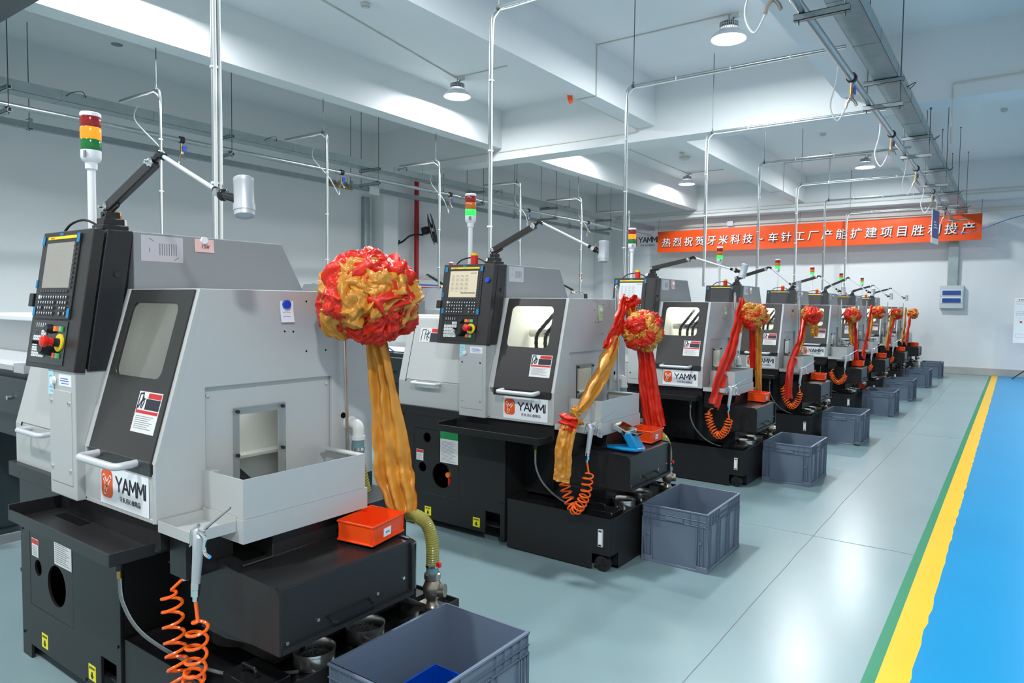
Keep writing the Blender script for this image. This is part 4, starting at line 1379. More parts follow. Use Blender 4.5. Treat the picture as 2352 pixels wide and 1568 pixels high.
b.build('cord', 'rubber', t)

# ---- bows
bows = [((-1.94, 1.765, 1.535), .162, 1, 1), ((-1.935, 4.05, 1.375), .122, 2, 0), ((-1.955, 6.40, 1.45), .118, 3, 0), ((-1.99, 8.75, 1.435), .118, 4, 0),
        ((-1.985, 11.25, 1.42), .112, 5, 0), ((-1.96, 13.41, 1.47), .105, 6, 0), ((-1.975, 15.87, 1.43), .108, 7, 0), ((-1.94, 18.2, 1.42), .11, 8, 0)]
G, Rr = 'satin_gold', 'satin_red'
L = lambda i, x, y, z: (x, y + i * S + DY[i], z)
tails = {
    0: [(G, [(-1.945, 1.80, 1.40), (-1.935, 1.83, 1.20), (-1.915, 1.85, 1.0), (-1.90, 1.865, .86), (-1.868, 1.87, .735)], [.036, .05, .068, .078, .05], (.45, -.9, 0), 3, .014)],
    1: [(Rr, [L(1, -2.09, 1.80, 1.585), L(1, -2.06, 1.66, 1.43), L(1, -2.055, 1.50, 1.25)], [.035, .045, .05], (1, -.2, .1), 3, .014),
        (G, [L(1, -2.045, 1.60, 1.33), L(1, -2.03, 1.46, 1.18), L(1, -2.02, 1.27, 1.03), L(1, -2.03, 1.14, .92)], [.035, .06, .05, .025], (1, -.3, .1), 2, .012),
        (G, [L(1, -2.09, 1.80, 1.58), L(1, -2.045, 1.81, 1.50), L(1, -2.035, 1.82, 1.42)], [.02, .03, .03], (.8, -.6, 0), 2, .008),
        (G, [L(1, -2.03, 1.04, .86), L(1, -2.045, 1.0, .74), L(1, -2.05, 1.0, .62), L(1, -2.06, 1.0, .535)], [.045, .05, .05, .05], (.3, -1, 0), 2, .010),
        (Rr, [L(1, -2.10, 1.05, .875), L(1, -2.03, 1.02, .87), L(1, -1.985, 1.04, .86)], [.045, .04, .035], (.1, -1, .1), 2, .012),
        (Rr, [L(1, -1.955, 1.80, 1.32), L(1, -1.945, 1.84, 1.15), L(1, -1.93, 1.865, .95), L(1, -1.895, 1.88, .74)], [.045, .055, .065, .07], (.45, -.9, 0), 3, .014),
        (Rr, [L(1, -2.08, 1.80, 1.52), L(1, -2.03, 1.79, 1.55), L(1, -1.985, 1.78, 1.585)], [.05, .035, .03], (.3, -.9, 0), 2, .012)],
    2: [(Rr, [L(2, -2.085, 1.79, 1.60), L(2, -2.06, 1.65, 1.42), L(2, -2.05, 1.44, 1.15), L(2, -2.045, 1.17, .92), L(2, -2.05, 1.02, .70)], [.035, .06, .075, .085, .085], (1, -.35, 0), 3, .016),
        (G, [L(2, -2.07, 1.82, 1.60), L(2, -2.045, 1.75, 1.46), L(2, -2.035, 1.62, 1.30)], [.02, .02, .015], (1, -.35, 0), 2, .008),
        (G, [L(2, -1.95, 1.86, 1.34), L(2, -1.94, 1.87, 1.05), L(2, -1.93, 1.87, .75)], [.03, .03, .03], (.45, -.9, 0), 2, .01),
        (Rr, [L(2, -1.995, 1.85, 1.34), L(2, -1.99, 1.86, 1.1), L(2, -1.98, 1.86, .95)], [.03, .03, .03], (.45, -.9, 0), 2, .01)],
    3: [(Rr, [L(3, -2.07, 1.70, 1.42), L(3, -2.05, 1.50, 1.16), L(3, -2.045, 1.24, .99), L(3, -2.035, 1.02, .80), L(3, -2.03, 1.0, .52)], [.025, .045, .06, .06, .055], (1, -.5, 0), 2, .012),
        (G, [L(3, -2.06, 1.74, 1.42), L(3, -2.035, 1.58, 1.18), L(3, -2.03, 1.32, .98)], [.02, .03, .02], (1, -.5, 0), 2, .008),
        (G, [L(3, -1.95, 1.66, 1.33), L(3, -1.93, 1.66, 1.26), L(3, -1.93, 1.66, 1.19)], [.035, .05, .04], (.6, -.8, 0), 2, .014)],
    4: [(G, [L(4, -2.01, 1.80, 1.34), L(4, -2.0, 1.80, 1.15), L(4, -1.98, 1.80, 1.0)], [.04, .04, .045], (.6, -.8, 0), 2, .012),
        (Rr, [L(4, -1.97, 1.82, 1.34), L(4, -1.95, 1.82, 1.1), L(4, -1.93, 1.82, .75)], [.035, .035, .05], (.6, -.8, 0), 2, .012)],
    5: [(Rr, [L(5, -2.08, 1.78, 1.58), L(5, -2.06, 1.6, 1.3), L(5, -2.05, 1.25, .98), L(5, -2.05, 1.02, .70)], [.03, .06, .07, .07], (1, -.4, 0), 3, .012),
        (G, [L(5, -2.045, 1.72, 1.46), L(5, -2.03, 1.55, 1.22), L(5, -2.025, 1.3, 1.0)], [.02, .045, .02], (1, -.4, 0), 2, .008)],
    6: [(G, [L(6, -2.08, 1.78, 1.54), L(6, -2.06, 1.6, 1.3), L(6, -2.05, 1.25, .98), L(6, -2.05, 1.0, .74)], [.03, .06, .06, .05], (1, -.4, 0), 3, .012),
        (Rr, [L(6, -2.03, 1.76, 1.48), L(6, -2.02, 1.6, 1.2), L(6, -2.02, 1.27, 1.0), L(6, -2.02, 1.03, .72)], [.02, .045, .045, .045], (1, -.4, 0), 2, .008)],
    7: [(G, [L(7, -2.09, 1.72, 1.55), L(7, -2.07, 1.5, 1.2), L(7, -2.06, 1.2, .96), L(7, -2.06, 1.0, .76)], [.03, .05, .06, .055], (1, -.4, 0), 3, .012),
        (Rr, [L(7, -2.0, 1.76, 1.46), L(7, -1.99, 1.55, 1.2), L(7, -1.98, 1.24, 1.0), L(7, -1.98, 1.06, .72)], [.03, .06, .06, .06], (1, -.4, 0), 3, .012)],
}
bl = ['large red and gold satin bow with one gold tail, on the machine nearest the camera',
      'red and gold satin bow with a knotted gold ribbon in front, on the second machine',
      'red and gold bow with a broad red ribbon across the third machine',
      'red and gold bow with a red ribbon bent over the fourth machine',
      'red and gold satin bow with two straight tails, on the fifth machine',
      'red and gold satin bow with a slanting red tail, on the sixth machine',
      'red and gold satin bow with gold and red slanting tails, on the seventh machine',
      'red and gold satin bow hanging on the last machine by the far wall']
for i, (c, R, sd, big) in enumerate(bows):
    t = thing('ribbon_bow', bl[i], 'bow', c, 'satin bows on the machines')
    bow_mesh(t, c, R, sd, big, i < 3)
    for q, (m, path, wd, nv, fo, de) in enumerate(tails[i]):
        tail_mesh(t, m, path, wd, nv, i * 10 + q, fo, de)
    if i == 1:
        b = MB()
        kc = V(L(1, -2.02, 1.10, .915))
        for q in range(5):
            a = q * 1.26; d = V((.4 * math.cos(a), -.5, math.sin(a))).normalized(); e = d.orthogonal().normalized()
            ruffle(b, kc + V((0, 0, .02 * (q - 2))), .022, d, e, -.9, .9, .026, 300 + q, 3, 20, 12)
        b.build('knot', 'satin_gold', t)
# red ribbon end lying over a crate
t = thing('ribbon_bow', 'red satin ribbon end trailing over the rim of the fifth crate', 'ribbon', L(4, -1.84, 2.0, .5))
tail_mesh(t, Rr, [L(4, -1.93, 1.70, .44), L(4, -1.86, 1.72, .42), L(4, -1.80, 1.72, .37), L(4, -1.755, 1.70, .32)], [.02, .03, .03, .012], (.2, -.6, .8), 77, 2, .008, 24, 10)
t.name = 'ribbon'

# ---- notes held by magnets


def note(fr, u0, u1, v0, v1, m, mag, mu, mv, label, rm=.012, curl=.004, words=None):
    c = P(fr, (u0 + u1) / 2, (v0 + v1) / 2, 0)
    t = thing('paper_note', label, 'note', c)
    b = MB().use(m); rows = []
    for k in range(7):
        v = v0 + (v1 - v0) * k / 6; d = .001 + curl * max(0, (mv - v) / (v1 - v0)) ** 2
        rows.append([P(fr, u0 + (u1 - u0) * j / 3, v, d) for j in range(4)])
    b.grid(rows)
    b.grid([[p - fr[3] * .0006 for p in reversed(r)] for r in rows])
    b.use('ink_blue')
    for k in range(0 if words else 3):
        v = v0 + (v1 - v0) * (.25 + .2 * k)
        stroke(b, fr, [(u0 + (u1 - u0) * .2, v), (u0 + (u1 - u0) * .4, v + .003), (u0 + (u1 - u0) * .75, v)], .0012, curl * max(0, (mv - v) / (v1 - v0)) ** 2 + .0012, curl * max(0, (mv - v) / (v1 - v0)) ** 2 + .0016, 4)
    sh_ = b.build('sheet', None, t)
    if words:
        text_obj('handwriting', words, (v1 - v0) * .42, 'ink', sh_, (P(fr, (u0 + u1) / 2, v0 + (v1 - v0) * .30, .0062), fr[1], fr[2], fr[3]), .0002, 0, .2)
    if mag:
        MB().cyl(P(fr, mu, mv, .001), P(fr, mu, mv, .012), rm, 20, rm * .92).build('magnet', mag, t, .001, 1)
    return t


def FHn(i): return frame((-2.664, i * S + DY[i], 0), (0, 1, 0), (0, 0, 1), (1, 0, 0))
def FSn(i): return frame((-2.18, i * S + DY[i], 0), (0, 1, 0), (0, 0, 1), (1, 0, 0))
def FPn(i): return frame((0, 1.072 + i * S + DY[i], 0), (1, 0, 0), (0, 0, 1), (0, -1, 0))


note(FHn(0), 1.511, 1.592, 1.723, 1.775, 'note_pink', 'magnet_white', 1.548, 1.770, 'pink note under a white magnet on the grey hood of the nearest machine', .014, .004, '15#')
note(FSn(0), 1.556, 1.612, 1.455, 1.533, 'paper', 'magnet_blue', 1.58, 1.52, 'white note under a blue magnet on the side of the nearest machine', .016, .012)
note(FPn(0), -2.875, -2.83, 1.185, 1.285, 'note_blue', 'magnet_white', -2.825, 1.238, 'pale blue note with white magnet below the nearest control panel', .014, .01)
note(FPn(1), -2.875, -2.83, 1.195, 1.285, 'note_blue', 'magnet_white', -2.83, 1.222, 'pale blue note with white magnet below the second control panel', .014, .01)
note(FSn(1), 1.61, 1.665, 1.43, 1.53, 'note_green', 'magnet_white', 1.64, 1.50, 'pale green note with white magnet on the side of the second machine', .014, .01)
note(FHn(2), 1.515, 1.592, 1.69, 1.775, 'note_pink', 'magnet_white', 1.56, 1.74, 'pink note under a white magnet on the hood of the third machine', .016, .01)
note(FSn(2), 1.60, 1.655, 1.42, 1.53, 'note_green', 'magnet_white', 1.63, 1.47, 'pale green note with white magnet on the side of the third machine', .016, .01)
note(FHn(3), 1.515, 1.592, 1.69, 1.775, 'note_pink', 'magnet_white', 1.56, 1.74, 'pink note under a white magnet on the hood of the fourth machine', .016, .01)
note(FSn(3), 1.60, 1.65, 1.42, 1.52, 'label_yellow', 'magnet_blue', 1.63, 1.49, 'yellow note under a dark blue magnet on the side of the fourth machine', .018, .008)
for i, m in ((4, 'note_pink'), (5, 'magnet_blue'), (6, 'magnet_blue')):
    note(FHn(i), 1.515, 1.58, 1.69, 1.77, m, 'magnet_white', 1.55, 1.74, '%s note on the hood of the machine %s' % ('pink' if i == 4 else 'blue', ordinal[i]), .016, .008)
FPm = frame((-3.065, 1.14 + S + DY[1], 1.782), (1, 0, 0), (0, -.075, -.505), (0, -.989, .147))
t = thing('magnet', 'round blue magnet on the control panel frame of the second machine', 'magnet', P(FPm, .37, .105, .01))
MB().cyl(P(FPm, .372, .105, .0005), P(FPm, .372, .105, .012), .017, 20, .0155).build('disc', 'magnet_blue', t, .001, 1)


# ------------------------------------------------------------------ bar feeders behind the machines
def feeder_proto():
    t = thing('bar_feeder', '', 'bar feeder', (-4.5, 1.7, 0), 'bar feeders behind the machine row')
    X0, X1 = -5.5, -3.60
    b = MB().xprism([(1.47, 1.16), (1.50, 1.19), (1.66, 1.22), (1.73, 1.41), (2.02, 1.41), (2.02, 1.16)], X0, X1)
    b.build('cover', 'feeder_white', t, .006)
    b = MB().box(X0, X1 + .02, 1.50, 2.04, 1.412, 1.436)
    b.build('top_lid', 'white_plastic', t, .004)
    b = MB().box(X0, X1 - .02, 1.44, 2.0, .80, 1.155)
    b.build('bed', 'feeder_dark', t, .004, 1)
    b = MB().box(X0, X1 - .1, 1.405, 1.44, .93, 1.12)
    b.build('front_rail', 'feeder_dark', t, .003, 1)
    b = MB().use('aluminium').box(X1 - .55, X1 - .42, 1.39, 1.46, 1.156, 1.20).box(X1 - .9, X1 - .65, 1.42, 1.45, 1.156, 1.175).use('steel').cyl((X1 - .62, 1.40, 1.02), (X1 - .62, 1.38, 1.02), .012, 10).cyl((X1 - .2, 1.40, 1.02), (X1 - .2, 1.38, 1.02), .012, 10)
    b.use('ink_blue').tube(spline([(X1 - .45, 1.43, 1.2), (X1 - .38, 1.42, 1.225), (X1 - .3, 1.44, 1.19), (X1 - .25, 1.45, 1.16)], 14), .006, 6)
    b.build('bar_guides', None, t)
    # end plate next to the machine
    b = MB().prism([(X1, 1.33, .80), (X1, 1.33, 1.0), (X1, 1.38, 1.10), (X1, 1.47, 1.15), (X1, 2.02, 1.15), (X1, 2.02, .80)], (.03, 0, 0))
    b.build('end_plate', 'feeder_dark', t, .003, 1)
    for x in (-3.75, -5.2):
        b = MB().box(x - .09, x + .09, 1.45, 1.95, .10, .80).box(x - .13, x + .13, 1.38, 2.0, .07, .10)
        for y in (1.44, 1.94):
            b.cyl((x, y, .0), (x, y, .075), .025, 12)
        b.build('stand', 'feeder_dark', t, .003, 1)
    b = MB().use('gloss_black').box(-3.66, -3.58, 1.26, 1.40, .30, .58).use('steel').cyl((-3.62, 1.30, .58), (-3.62, 1.30, .61), .022, 12).cyl((-3.62, 1.36, .62), (-3.62, 1.36, .70), .01, 10).cyl((-3.62, 1.36, .69), (-3.50, 1.36, .70), .012, 10)
    b.use('paint_dark').box(-3.68, -3.56, 1.24, 1.42, .285, .30).box(-3.65, -3.57, 1.27, 1.40, .12, .285)
    b.build('lubricator', None, t)
    b = MB().tube(spline([(-3.75, 1.44, .75), (-3.79, 1.40, .6), (-3.78, 1.38, .4), (-3.7, 1.40, .3)], 16), .014, 8)
    b.tube(spline([(-3.82, 1.44, .78), (-3.85, 1.40, .6), (-3.84, 1.38, .35), (-3.76, 1.42, .25)], 16), .012, 8)
    build_each(b, 'hose', 'rubber', t)
    return t


FD_ = feeder_proto()
for i in range(6):
    t = FD_ if i == 0 else copy_tree(FD_)
    t.location = (-4.5, 1.7 + i * S + DY[i], 0)
    t['label'] = 'white covered bar feeder on a dark stand behind the machine ' + ordinal[i]
# ------------------------------------------------------------------ second row of machines (seen from behind)
LS = 2.21
for i in range(1, 5):
    C = V((-11.04, 9.24 + LS * (i - 2) + 1.262, 0))
    t = copy_tree(LATHE)
    t.rotation_euler = (0, 0, PI)
    t.location = C - V((ROOT[0], ROOT[1], 0))
    t['label'] = 'grey machine of the back row by the left wall, %s from the camera' % ['', 'nearest', 'second', 'third', 'farthest'][i]
    t['group'] = 'turning machines in the back row'
    for o in walk(t):
        if stem(o) == 'green_lens':
            recolour(o, 0, 'lens_green_on' if i == 2 else 'lens_green_off')
        if stem(o) == 'amber_lens':
            recolour(o, 0, 'lens_amber_off')
        if stem(o) == 'work_light':
            recolour(o, 0, 'work_led_off')
    w = work_lamp(0, POSE_E if i != 1 else POSE_D)
    w.rotation_euler = (0, 0, PI)
    w.location = C - V((-2.72, 1.225, -1.782))
    w['label'] = 'jointed work lamp on the back row machine %s' % ['', 'nearest the camera', 'second from the camera', 'third from the camera', 'farthest from the camera'][i]
    w['group'] = 'work lamps on the back row'


# ------------------------------------------------------------------ overhead services
def zip_tie(mb, c, ax, r):
    mb.cyl(V(c) - V(ax) * .006, V(c) + V(ax) * .006, r, 10)


def drop_pipe(x, y, zt, xe, zb, label, rod_top, left=False, bundle=False):
    t = thing('drop_pipe', label, 'pipe', (x, y, zb), 'galvanised drop pipes' + (' of the back row' if left else ''))
    s_ = -1 if left else 1
    MB().tube(arc_pts([(x, y, zb), (x, y, zt), (xe, y, zt)], .09, 7), .0165, 12).build('conduit', 'pipe_galv', t)
    b = MB()
    for z in (zb + .35, zb + .95, zb + 1.5):
        if z < zt - .1:
            zip_tie(b, (x + .004, y, z), (0, 0, 1), .0235)
    k = 1
    while x + s_ * .35 * k * 1.6 < xe and not left:
        zip_tie(b, (x + .35 * k * 1.6, y, zt - .004), (1, 0, 0), .0235); k += 1
    build_each(b, 'cable_tie', 'white_plastic', t)
    b = MB()
    b.tube(spline([(x + .02, y - .006, zb + .05), (x + .024, y - .008, zb + .8), (x + .022, y - .008, zt - .25), (x + s_ * .07, y - .01, zt - .045), (x + s_ * .25, y - .012, zt - .03), ((x + xe) / 2, y - .012, zt - .024), (xe, y - .012, zt - .02)], 50), .006 if not bundle else .009, 6)
    if bundle:
        for d in (-.016, .012, .026):
            b.tube(spline([(x + d, y + .018, zb), (x + d, y + .02, zb + .6), (x + d * .7, y + .02, zb + 1.2), (x + d, y + .02, zt - .2)], 30), .008, 6)
    o = b.build('air_hose', 'milky', t); o['label'] = 'white air hose'
    xr = x + s_ * .075
    b = MB().cyl((xr, y, zt), (xr, y, rod_top), .005, 8).cyl((xr - .014, y, zt), (xr + .014, y, zt), .022, 12).cyl((xr, y, zt + .018), (xr, y, zt + .05), .010, 8)
    b.build('hanger_rod', 'dark_rod', t)
    return t


def beam_z(x, y):
    for y0, y1 in ((9.8, 10.2), (18.9, FAR_Y), (.75, 1.15)):
        if y0 < y < y1:
            return 4.03
    for x0 in (-7.71, -4.83, -1.95):
        if x0 < x < x0 + .28:
            return 4.23
    return CEIL_Z


for i in range(8):
    y = 2.093 + i * S
    drop_pipe(-3.484, y, 3.85, -1.33, 1.80, 'galvanised drop pipe with a white hose down to the machine ' + ordinal[i], beam_z(-3.41, y), False, i == 0)
for i in range(6):
    y = 3.93 + i * LS
    drop_pipe(-7.57, y, 3.79, -8.45, 1.75, 'galvanised drop pipe to the back row, %s along the left tray' % ['first', 'second', 'third', 'fourth', 'fifth', 'sixth'][i], 4.23, True)


def valve(mb_t, x, y, z, flip=1):
    b = MB().use('rubber').cyl((x, y - .025, z + .005), (x, y + .025, z + .005), .043, 16)
    b.use('nickel').cyl((x, y, z - .03), (x, y, z - .08), .013, 10)
    b.use('brass').cyl((x, y, z - .08), (x, y, z - .14), .016, 12)
    b.use('nickel').cyl((x, y, z - .14), (x, y, z - .17), .022, 8)
    b.tube([(x, y, z - .165), (x - .03, y - .01, z - .21), (x - .04, y - .01, z - .25)], .012, 8).tube([(x, y, z - .165), (x + .03, y + .01, z - .20), (x + .045, y + .01, z - .235)], .012, 8)
    b.use('magnet_blue').box(x + .016, x + .03, y + .0, y + .05, z - .13, z - .07)
    return b.build('ball_valve', None, mb_t)


def rack(xp, xt0, xt1, tag_, ylist, valves, label_side):
    t = thing('air_main', 'galvanised air main pipe with brass valves along the %s' % label_side, 'pipe', (xp, 9, 3.5))
    MB().cyl((xp, .4, 3.5), (xp, 18.2, 3.5), .031, 18).build('pipe', 'pipe_galv', t)
    for k, y in enumerate(valves):
        valve(t, xp, y, 3.5)
    b = MB()
    for y in valves:
        p0 = V((xp - .04, y - .01, 3.25))
        if tag_ == 'R':
            b.tube(spline([p0, (xp - .10, y - .02, 3.15), (xp - .17, y + .02, 3.30), (xp - .14, y + .1, 3.55), (xp - .16, y + .18, 3.80), (xp - .22, y + .18, 3.845)], 26), .007, 6)
        else:
            b.tube(spline([p0, (xp + .05, y - .1, 3.16), (xp + .2, y - .4, 3.35), (xp + .1, y - .6, 3.6), (xp + .05, y - .55, 3.78)], 26), .007, 6)
    build_each(b, 'air_hose', 'milky', t)
    c = thing('cable_tray', 'galvanised sheet cable tray above the air main along the %s' % label_side, 'cable tray', ((xt0 + xt1) / 2, 9, 3.7))
    b = MB().box(xt0, xt1, .4, 18.75, 3.70, 3.703).box(xt0, xt0 + .002, .4, 18.75, 3.70, 3.81).box(xt1 - .002, xt1, .4, 18.75, 3.70, 3.81)
    b.box(xt0 - .001, xt1 + .001, .4, 18.75, 3.81, 3.814)
    b.build('tray_body', 'galvanised', c)
    b = MB()
    for y in [2.4 + 1.0 * k for k in range(16)]:
        b.box(xt0 - .002, xt1 + .002, y, y + .004, 3.698, 3.812)
    build_each(b, 'joint', 'ink_grey', c)
    b = MB()
    for y in ylist:
        b.tube(spline([(xt1 + .002, y + .6, 3.76), (xt1 + .05, y + .64, 3.80), (xt1 + .06, y + .74, 3.83), (xt1 + .002, y + .8, 3.79)], 12), .004, 6)
    build_each(b, 'earth_wire', 'rubber', c)
    for k, y in enumerate(ylist):
        h = thing('pipe_hanger', 'strut hanger under the cable tray on the %s, number %d' % (label_side, k), 'hanger', ((xt0 + xt1) / 2, y, 3.45), 'strut hangers on the ' + label_side)
        h['label'] = 'two level strut hanger on threaded rods along the %s, %s' % (label_side, ['first from the camera', 'second from the camera', 'third from the camera', 'fourth from the camera', 'fifth from the camera', 'sixth from the camera', 'seventh from the camera'][k])
        xa, xb = xt0 - .07, xt1 + .05
        if tag_ == 'R':
            xa = xp - .05
        else:
            xa, xb = xt0 - .05, xp + .06
        for z0 in (3.425, 3.655):
            MB().box(xa, xb, y - .02, y + .02, z0, z0 + .004).box(xa, xb, y - .02, y - .016, z0, z0 + .042).box(xa, xb, y + .016, y + .02, z0, z0 + .042).box(xa, xb, y - .02, y - .010, z0 + .038, z0 + .042).box(xa, xb, y + .010, y + .02, z0 + .038, z0 + .042).build('strut', 'pipe_galv', h)
        for x in (xa + .03, xb - .03):
            zt = beam_z(x, y) - .0005
            MB().cyl((x, y, 3.40), (x, y, zt), .005, 8).cyl((x, y, zt - .02), (x, y, zt), .012, 8).build('threaded_rod', 'dark_rod', h)
    return t


rack(-1.235, -1.20, -.99, 'R', [2.35, 4.90, 7.45, 10.10, 12.62, 15.25, 17.7], [4.24 + S * k for k in range(6)], 'right aisle')
rack(-8.50, -8.86, -8.64, 'L', [2.85, 5.33, 7.9, 10.6, 13.2, 15.75], [4.67 + 2.5 * k for k in range(6)], 'left wall side')

# hanging wiring trunk near the left wall
t = thing('wiring_trunk', 'grey metal wiring trunk hung on rods close to the left wall', 'trunking', (-9.95, 9, 3.62))
MB().box(-9.99, -9.91, 1.6, 18.4, 3.60, 3.68).build('trunk', 'galvanised', t, .002, 1)
b = MB(); c = MB()
for y in [3.56 + 2.52 * k for k in range(6)]:
    b.cyl((-9.95, y, 3.58), (-9.95, y, CEIL_Z - .001), .005, 8)
    c.box(-10.01, -9.90, y - .02, y + .02, 3.59, 3.60).box(-9.905, -9.90, y - .02, y + .02, 3.59, 3.72).box(-10.01, -9.90, y - .02, y + .02, 3.715, 3.72)
build_each(b, 'rod', 'dark_rod', t); build_each(c, 'bracket', 'galvanised', t)

# vertical cable duct, red fire pipe, wall fan
tag(MB().box(-10.7, -10.6, 9.52, 9.66, .8, 3.62).build('cable_duct', 'galvanised', None, .003, 1), 'vertical grey cable duct on the left wall beside the column', 'duct')
t = thing('fire_pipe', 'dark red fire pipe standing against the left wall behind the fan', 'pipe', (-10.55, 10.93, 1.6))
MB().cyl((-10.55, 10.93, 1.9), (-10.55, 10.93, 4.6), .05, 18).cyl((-10.55, 10.93, 1.9), (-10.55, 10.93, 1.96), .065, 18).build('pipe', 'fire_red', t)
MB().box(-10.7, -10.48, 10.9, 10.96, 3.78, 3.82).build('bracket', 'paint_grey', t)
t = thing('wall_fan', 'black wall fan with round wire guard on the left wall by the red pipe', 'fan', (-10.7, 10.45, 2.75))
b = MB().use('black_plastic').prism([(-10.70, 10.33, 2.85), (-10.70, 10.57, 2.85), (-10.70, 10.45, 2.58)], (.03, 0, 0))
b.tube(spline([(-10.67, 10.45, 2.76), (-10.5, 10.46, 2.80), (-10.38, 10.55, 2.92), (-10.34, 10.72, 2.96), (-10.34, 10.9, 2.97)], 24), .02, 10)
b.cyl((-10.34, 10.9, 2.97), (-10.34, 10.9, 3.06), .018, 10)
b.build('wall_arm', None, t)
fc, fa = V((-10.20, 11.05, 3.10)), V((.75, .60, .22)).normalized()
MB().use('black_plastic').lathe(fc - fa * .24, fa, [(.02, 0), (.07, .01), (.085, .05), (.085, .14), (.06, .17), (.03, .18)], 20).build('motor', None, t)
b = MB(); e1 = fa.orthogonal().normalized(); e2 = fa.cross(e1)
for s_ in (-.07, .06):
    for r in (.06, .13, .20, .27, .33):
        cc = fc + fa * s_ * (1 - .5 * (r / .33) ** 2)
        b.tube([cc + (e1 * math.cos(2 * PI * q / 36) + e2 * math.sin(2 * PI * q / 36)) * r for q in range(37)], .0045 if r > .3 else .003, 5, False)
    for q in range(36):
        d = e1 * math.cos(2 * PI * q / 36) + e2 * math.sin(2 * PI * q / 36)
        b.tube([fc + fa * s_ + d * .05, fc + fa * s_ * .85 + d * .2, fc + fa * s_ * .5 + d * .33], .0025, 4, False)
b.build('guard', 'black_plastic', t)
b = MB()
for q in range(3):
    a = 2 * PI * q / 3; rows = []
    for k in range(7):
        r = .05 + .25 * k / 6; w = .45 + .15 * math.sin(PI * k / 6)
        rows.append([fc + (e1 * math.cos(a + w * s_) + e2 * math.sin(a + w * s_)) * r + fa * .03 * s_ for s_ in (-1, 0, 1)])
    b.grid(rows)
b.build('blades', 'black_plastic', t)
# shelf board, cabinet and small box on the left wall
tag(MB().box(-10.66, -10.25, 10.2, 11.6, 1.83, 1.87).build('wall_shelf', 'fire_red', None, .003, 1), 'dark shelf board on the left wall below the red pipe', 'shelf')
t = thing('storage_case', 'long pale case lying on the dark wall shelf', 'case', (-10.45, 10.9, 1.871))
MB().box(-10.62, -10.30, 10.3, 11.5, 1.871, 2.02).build('case_body', 'box_grey', t, .004); MB().box(-10.299, -10.296, 10.4, 11.4, 1.90, 1.93).build('stripe', 'ink_blue', t)
t = thing('cabinet', 'dark grey cabinet standing against the left wall', 'cabinet', (-10.4, 13.0, 0))
MB().box(-10.68, -10.2, 12.45, 13.5, 0, 2.35).build('body', 'grey_cabinet', t, .006)
MB().box(-10.2, -10.19, 12.47, 13.48, .05, 2.32).build('door', 'grey_cabinet', t, .004, 1)
t = thing('junction_box', 'small white junction box beside the column on the left wall trunk', 'box', (-9.9, 8.9, 3.55))
MB().box(-9.905, -9.86, 9.0, 9.22, 3.54, 3.68).build('housing', 'white_plastic', t, .004)
t = thing('valve_manifold', 'brass valve manifold by the left wall trunk', 'valves', (-9.8, 8.0, 3.5))
b = MB().use('brass')
for k in range(4):
    b.cyl((-9.88, 8.1 + k * .13, 3.55), (-9.88, 8.1 + k * .13, 3.64), .018, 10)
b.cyl((-9.88, 8.02, 3.56), (-9.88, 8.58, 3.56), .014, 10)
b.use('milky')
for k in range(4):
    b.cyl((-9.88, 8.1 + k * .13, 3.64), (-9.88, 8.1 + k * .13, 3.86), .014, 8)
b.build('manifold', None, t)
# air duct in the upper left corner, underside shade put into its colour
t = thing('air_duct', 'grey air duct darkened for underside shade, crossing under the ceiling at the upper left corner', 'duct', (-8, 2.2, 4.1))
MB().box(-10.3, -5.4, 1.75, 2.55, 4.05, 4.36).build('duct_body', 'duct_shaded', t, .006)
MB().box(-8.32, -8.27, 2.552, 2.58, 4.02, 4.38).box(-8.33, -8.26, 1.7, 2.62, 4.035, 4.048).build('flange', 'duct_shaded', t, .002, 1)
b = MB()
for x in (-10.0, -8.0, -6.0):
    b.cyl((x, 2.2, 4.36), (x, 2.2, CEIL_Z), .006, 8)
build_each(b, 'hanger_rod', 'dark_rod', t)


# smoke detectors
def detector(x, y, label, z=CEIL_Z):
    t = thing('smoke_detector', label, 'smoke detector', (x, y, z), 'smoke detectors on the ceiling')
    MB().lathe((x, y, z), (0, 0, -1), [(.052, 0), (.055, .006), (.055, .022), (.045, .034), (.03, .038), (.028, .052), (.001, .056)], 24).build('housing', 'pvc_beige', t)
    b = MB()
    for q in range(8):
        a = q * PI / 4
        b.box(x + .04 * math.cos(a) - .004, x + .04 * math.cos(a) + .004, y + .04 * math.sin(a) - .004, y + .04 * math.sin(a) + .004, z - .041, z - .030)
    build_each(b, 'vent', 'ink_grey', t)


detector(-6.10, 14.55, 'small smoke detector beyond the cross beam, above the lamp over the banner')
detector(-3.18, 14.42, 'smoke detector beyond the cross beam, above the right pipes')
detector(-.30, 14.27, 'smoke detector on the ceiling right of the cable tray')
detector(-6.10, 5.49, 'smoke detector on the ceiling at the top edge, near side')
t = thing('access_point', 'dome shaped wireless unit on the ceiling beside a smoke detector, beyond the cross beam', 'wireless unit', (-6.22, 15.0, CEIL_Z))
MB().lathe((-6.22, 15.0, CEIL_Z), (0, 0, -1), [(.11, 0), (.115, .01), (.11, .05), (.08, .075), (.001, .085)], 28).build('dome', 'pvc_beige', t)
tag(MB().lathe((-9.8, 4.53, CEIL_Z), (0, 0, -1), [(.07, 0), (.07, .006), (.06, .012), (.001, .012)], 24).build('ceiling_cover', 'grey_cabinet'), 'round grey cover plate on the ceiling above the left cable tray', 'cover plate')
t = thing('tag_strip', 'small orange tag hanging on the beam at the conduit bend', 'tag', (-4.83, 7.9, 4.2))
MB().prism([(-4.87, 7.80, 4.31), (-4.80, 7.82, 4.31), (-4.79, 7.83, 4.15), (-4.83, 7.81, 4.12), (-4.85, 7.80, 4.17)], (.003, -.006, 0)).build('strip', 'sign_orange', t)

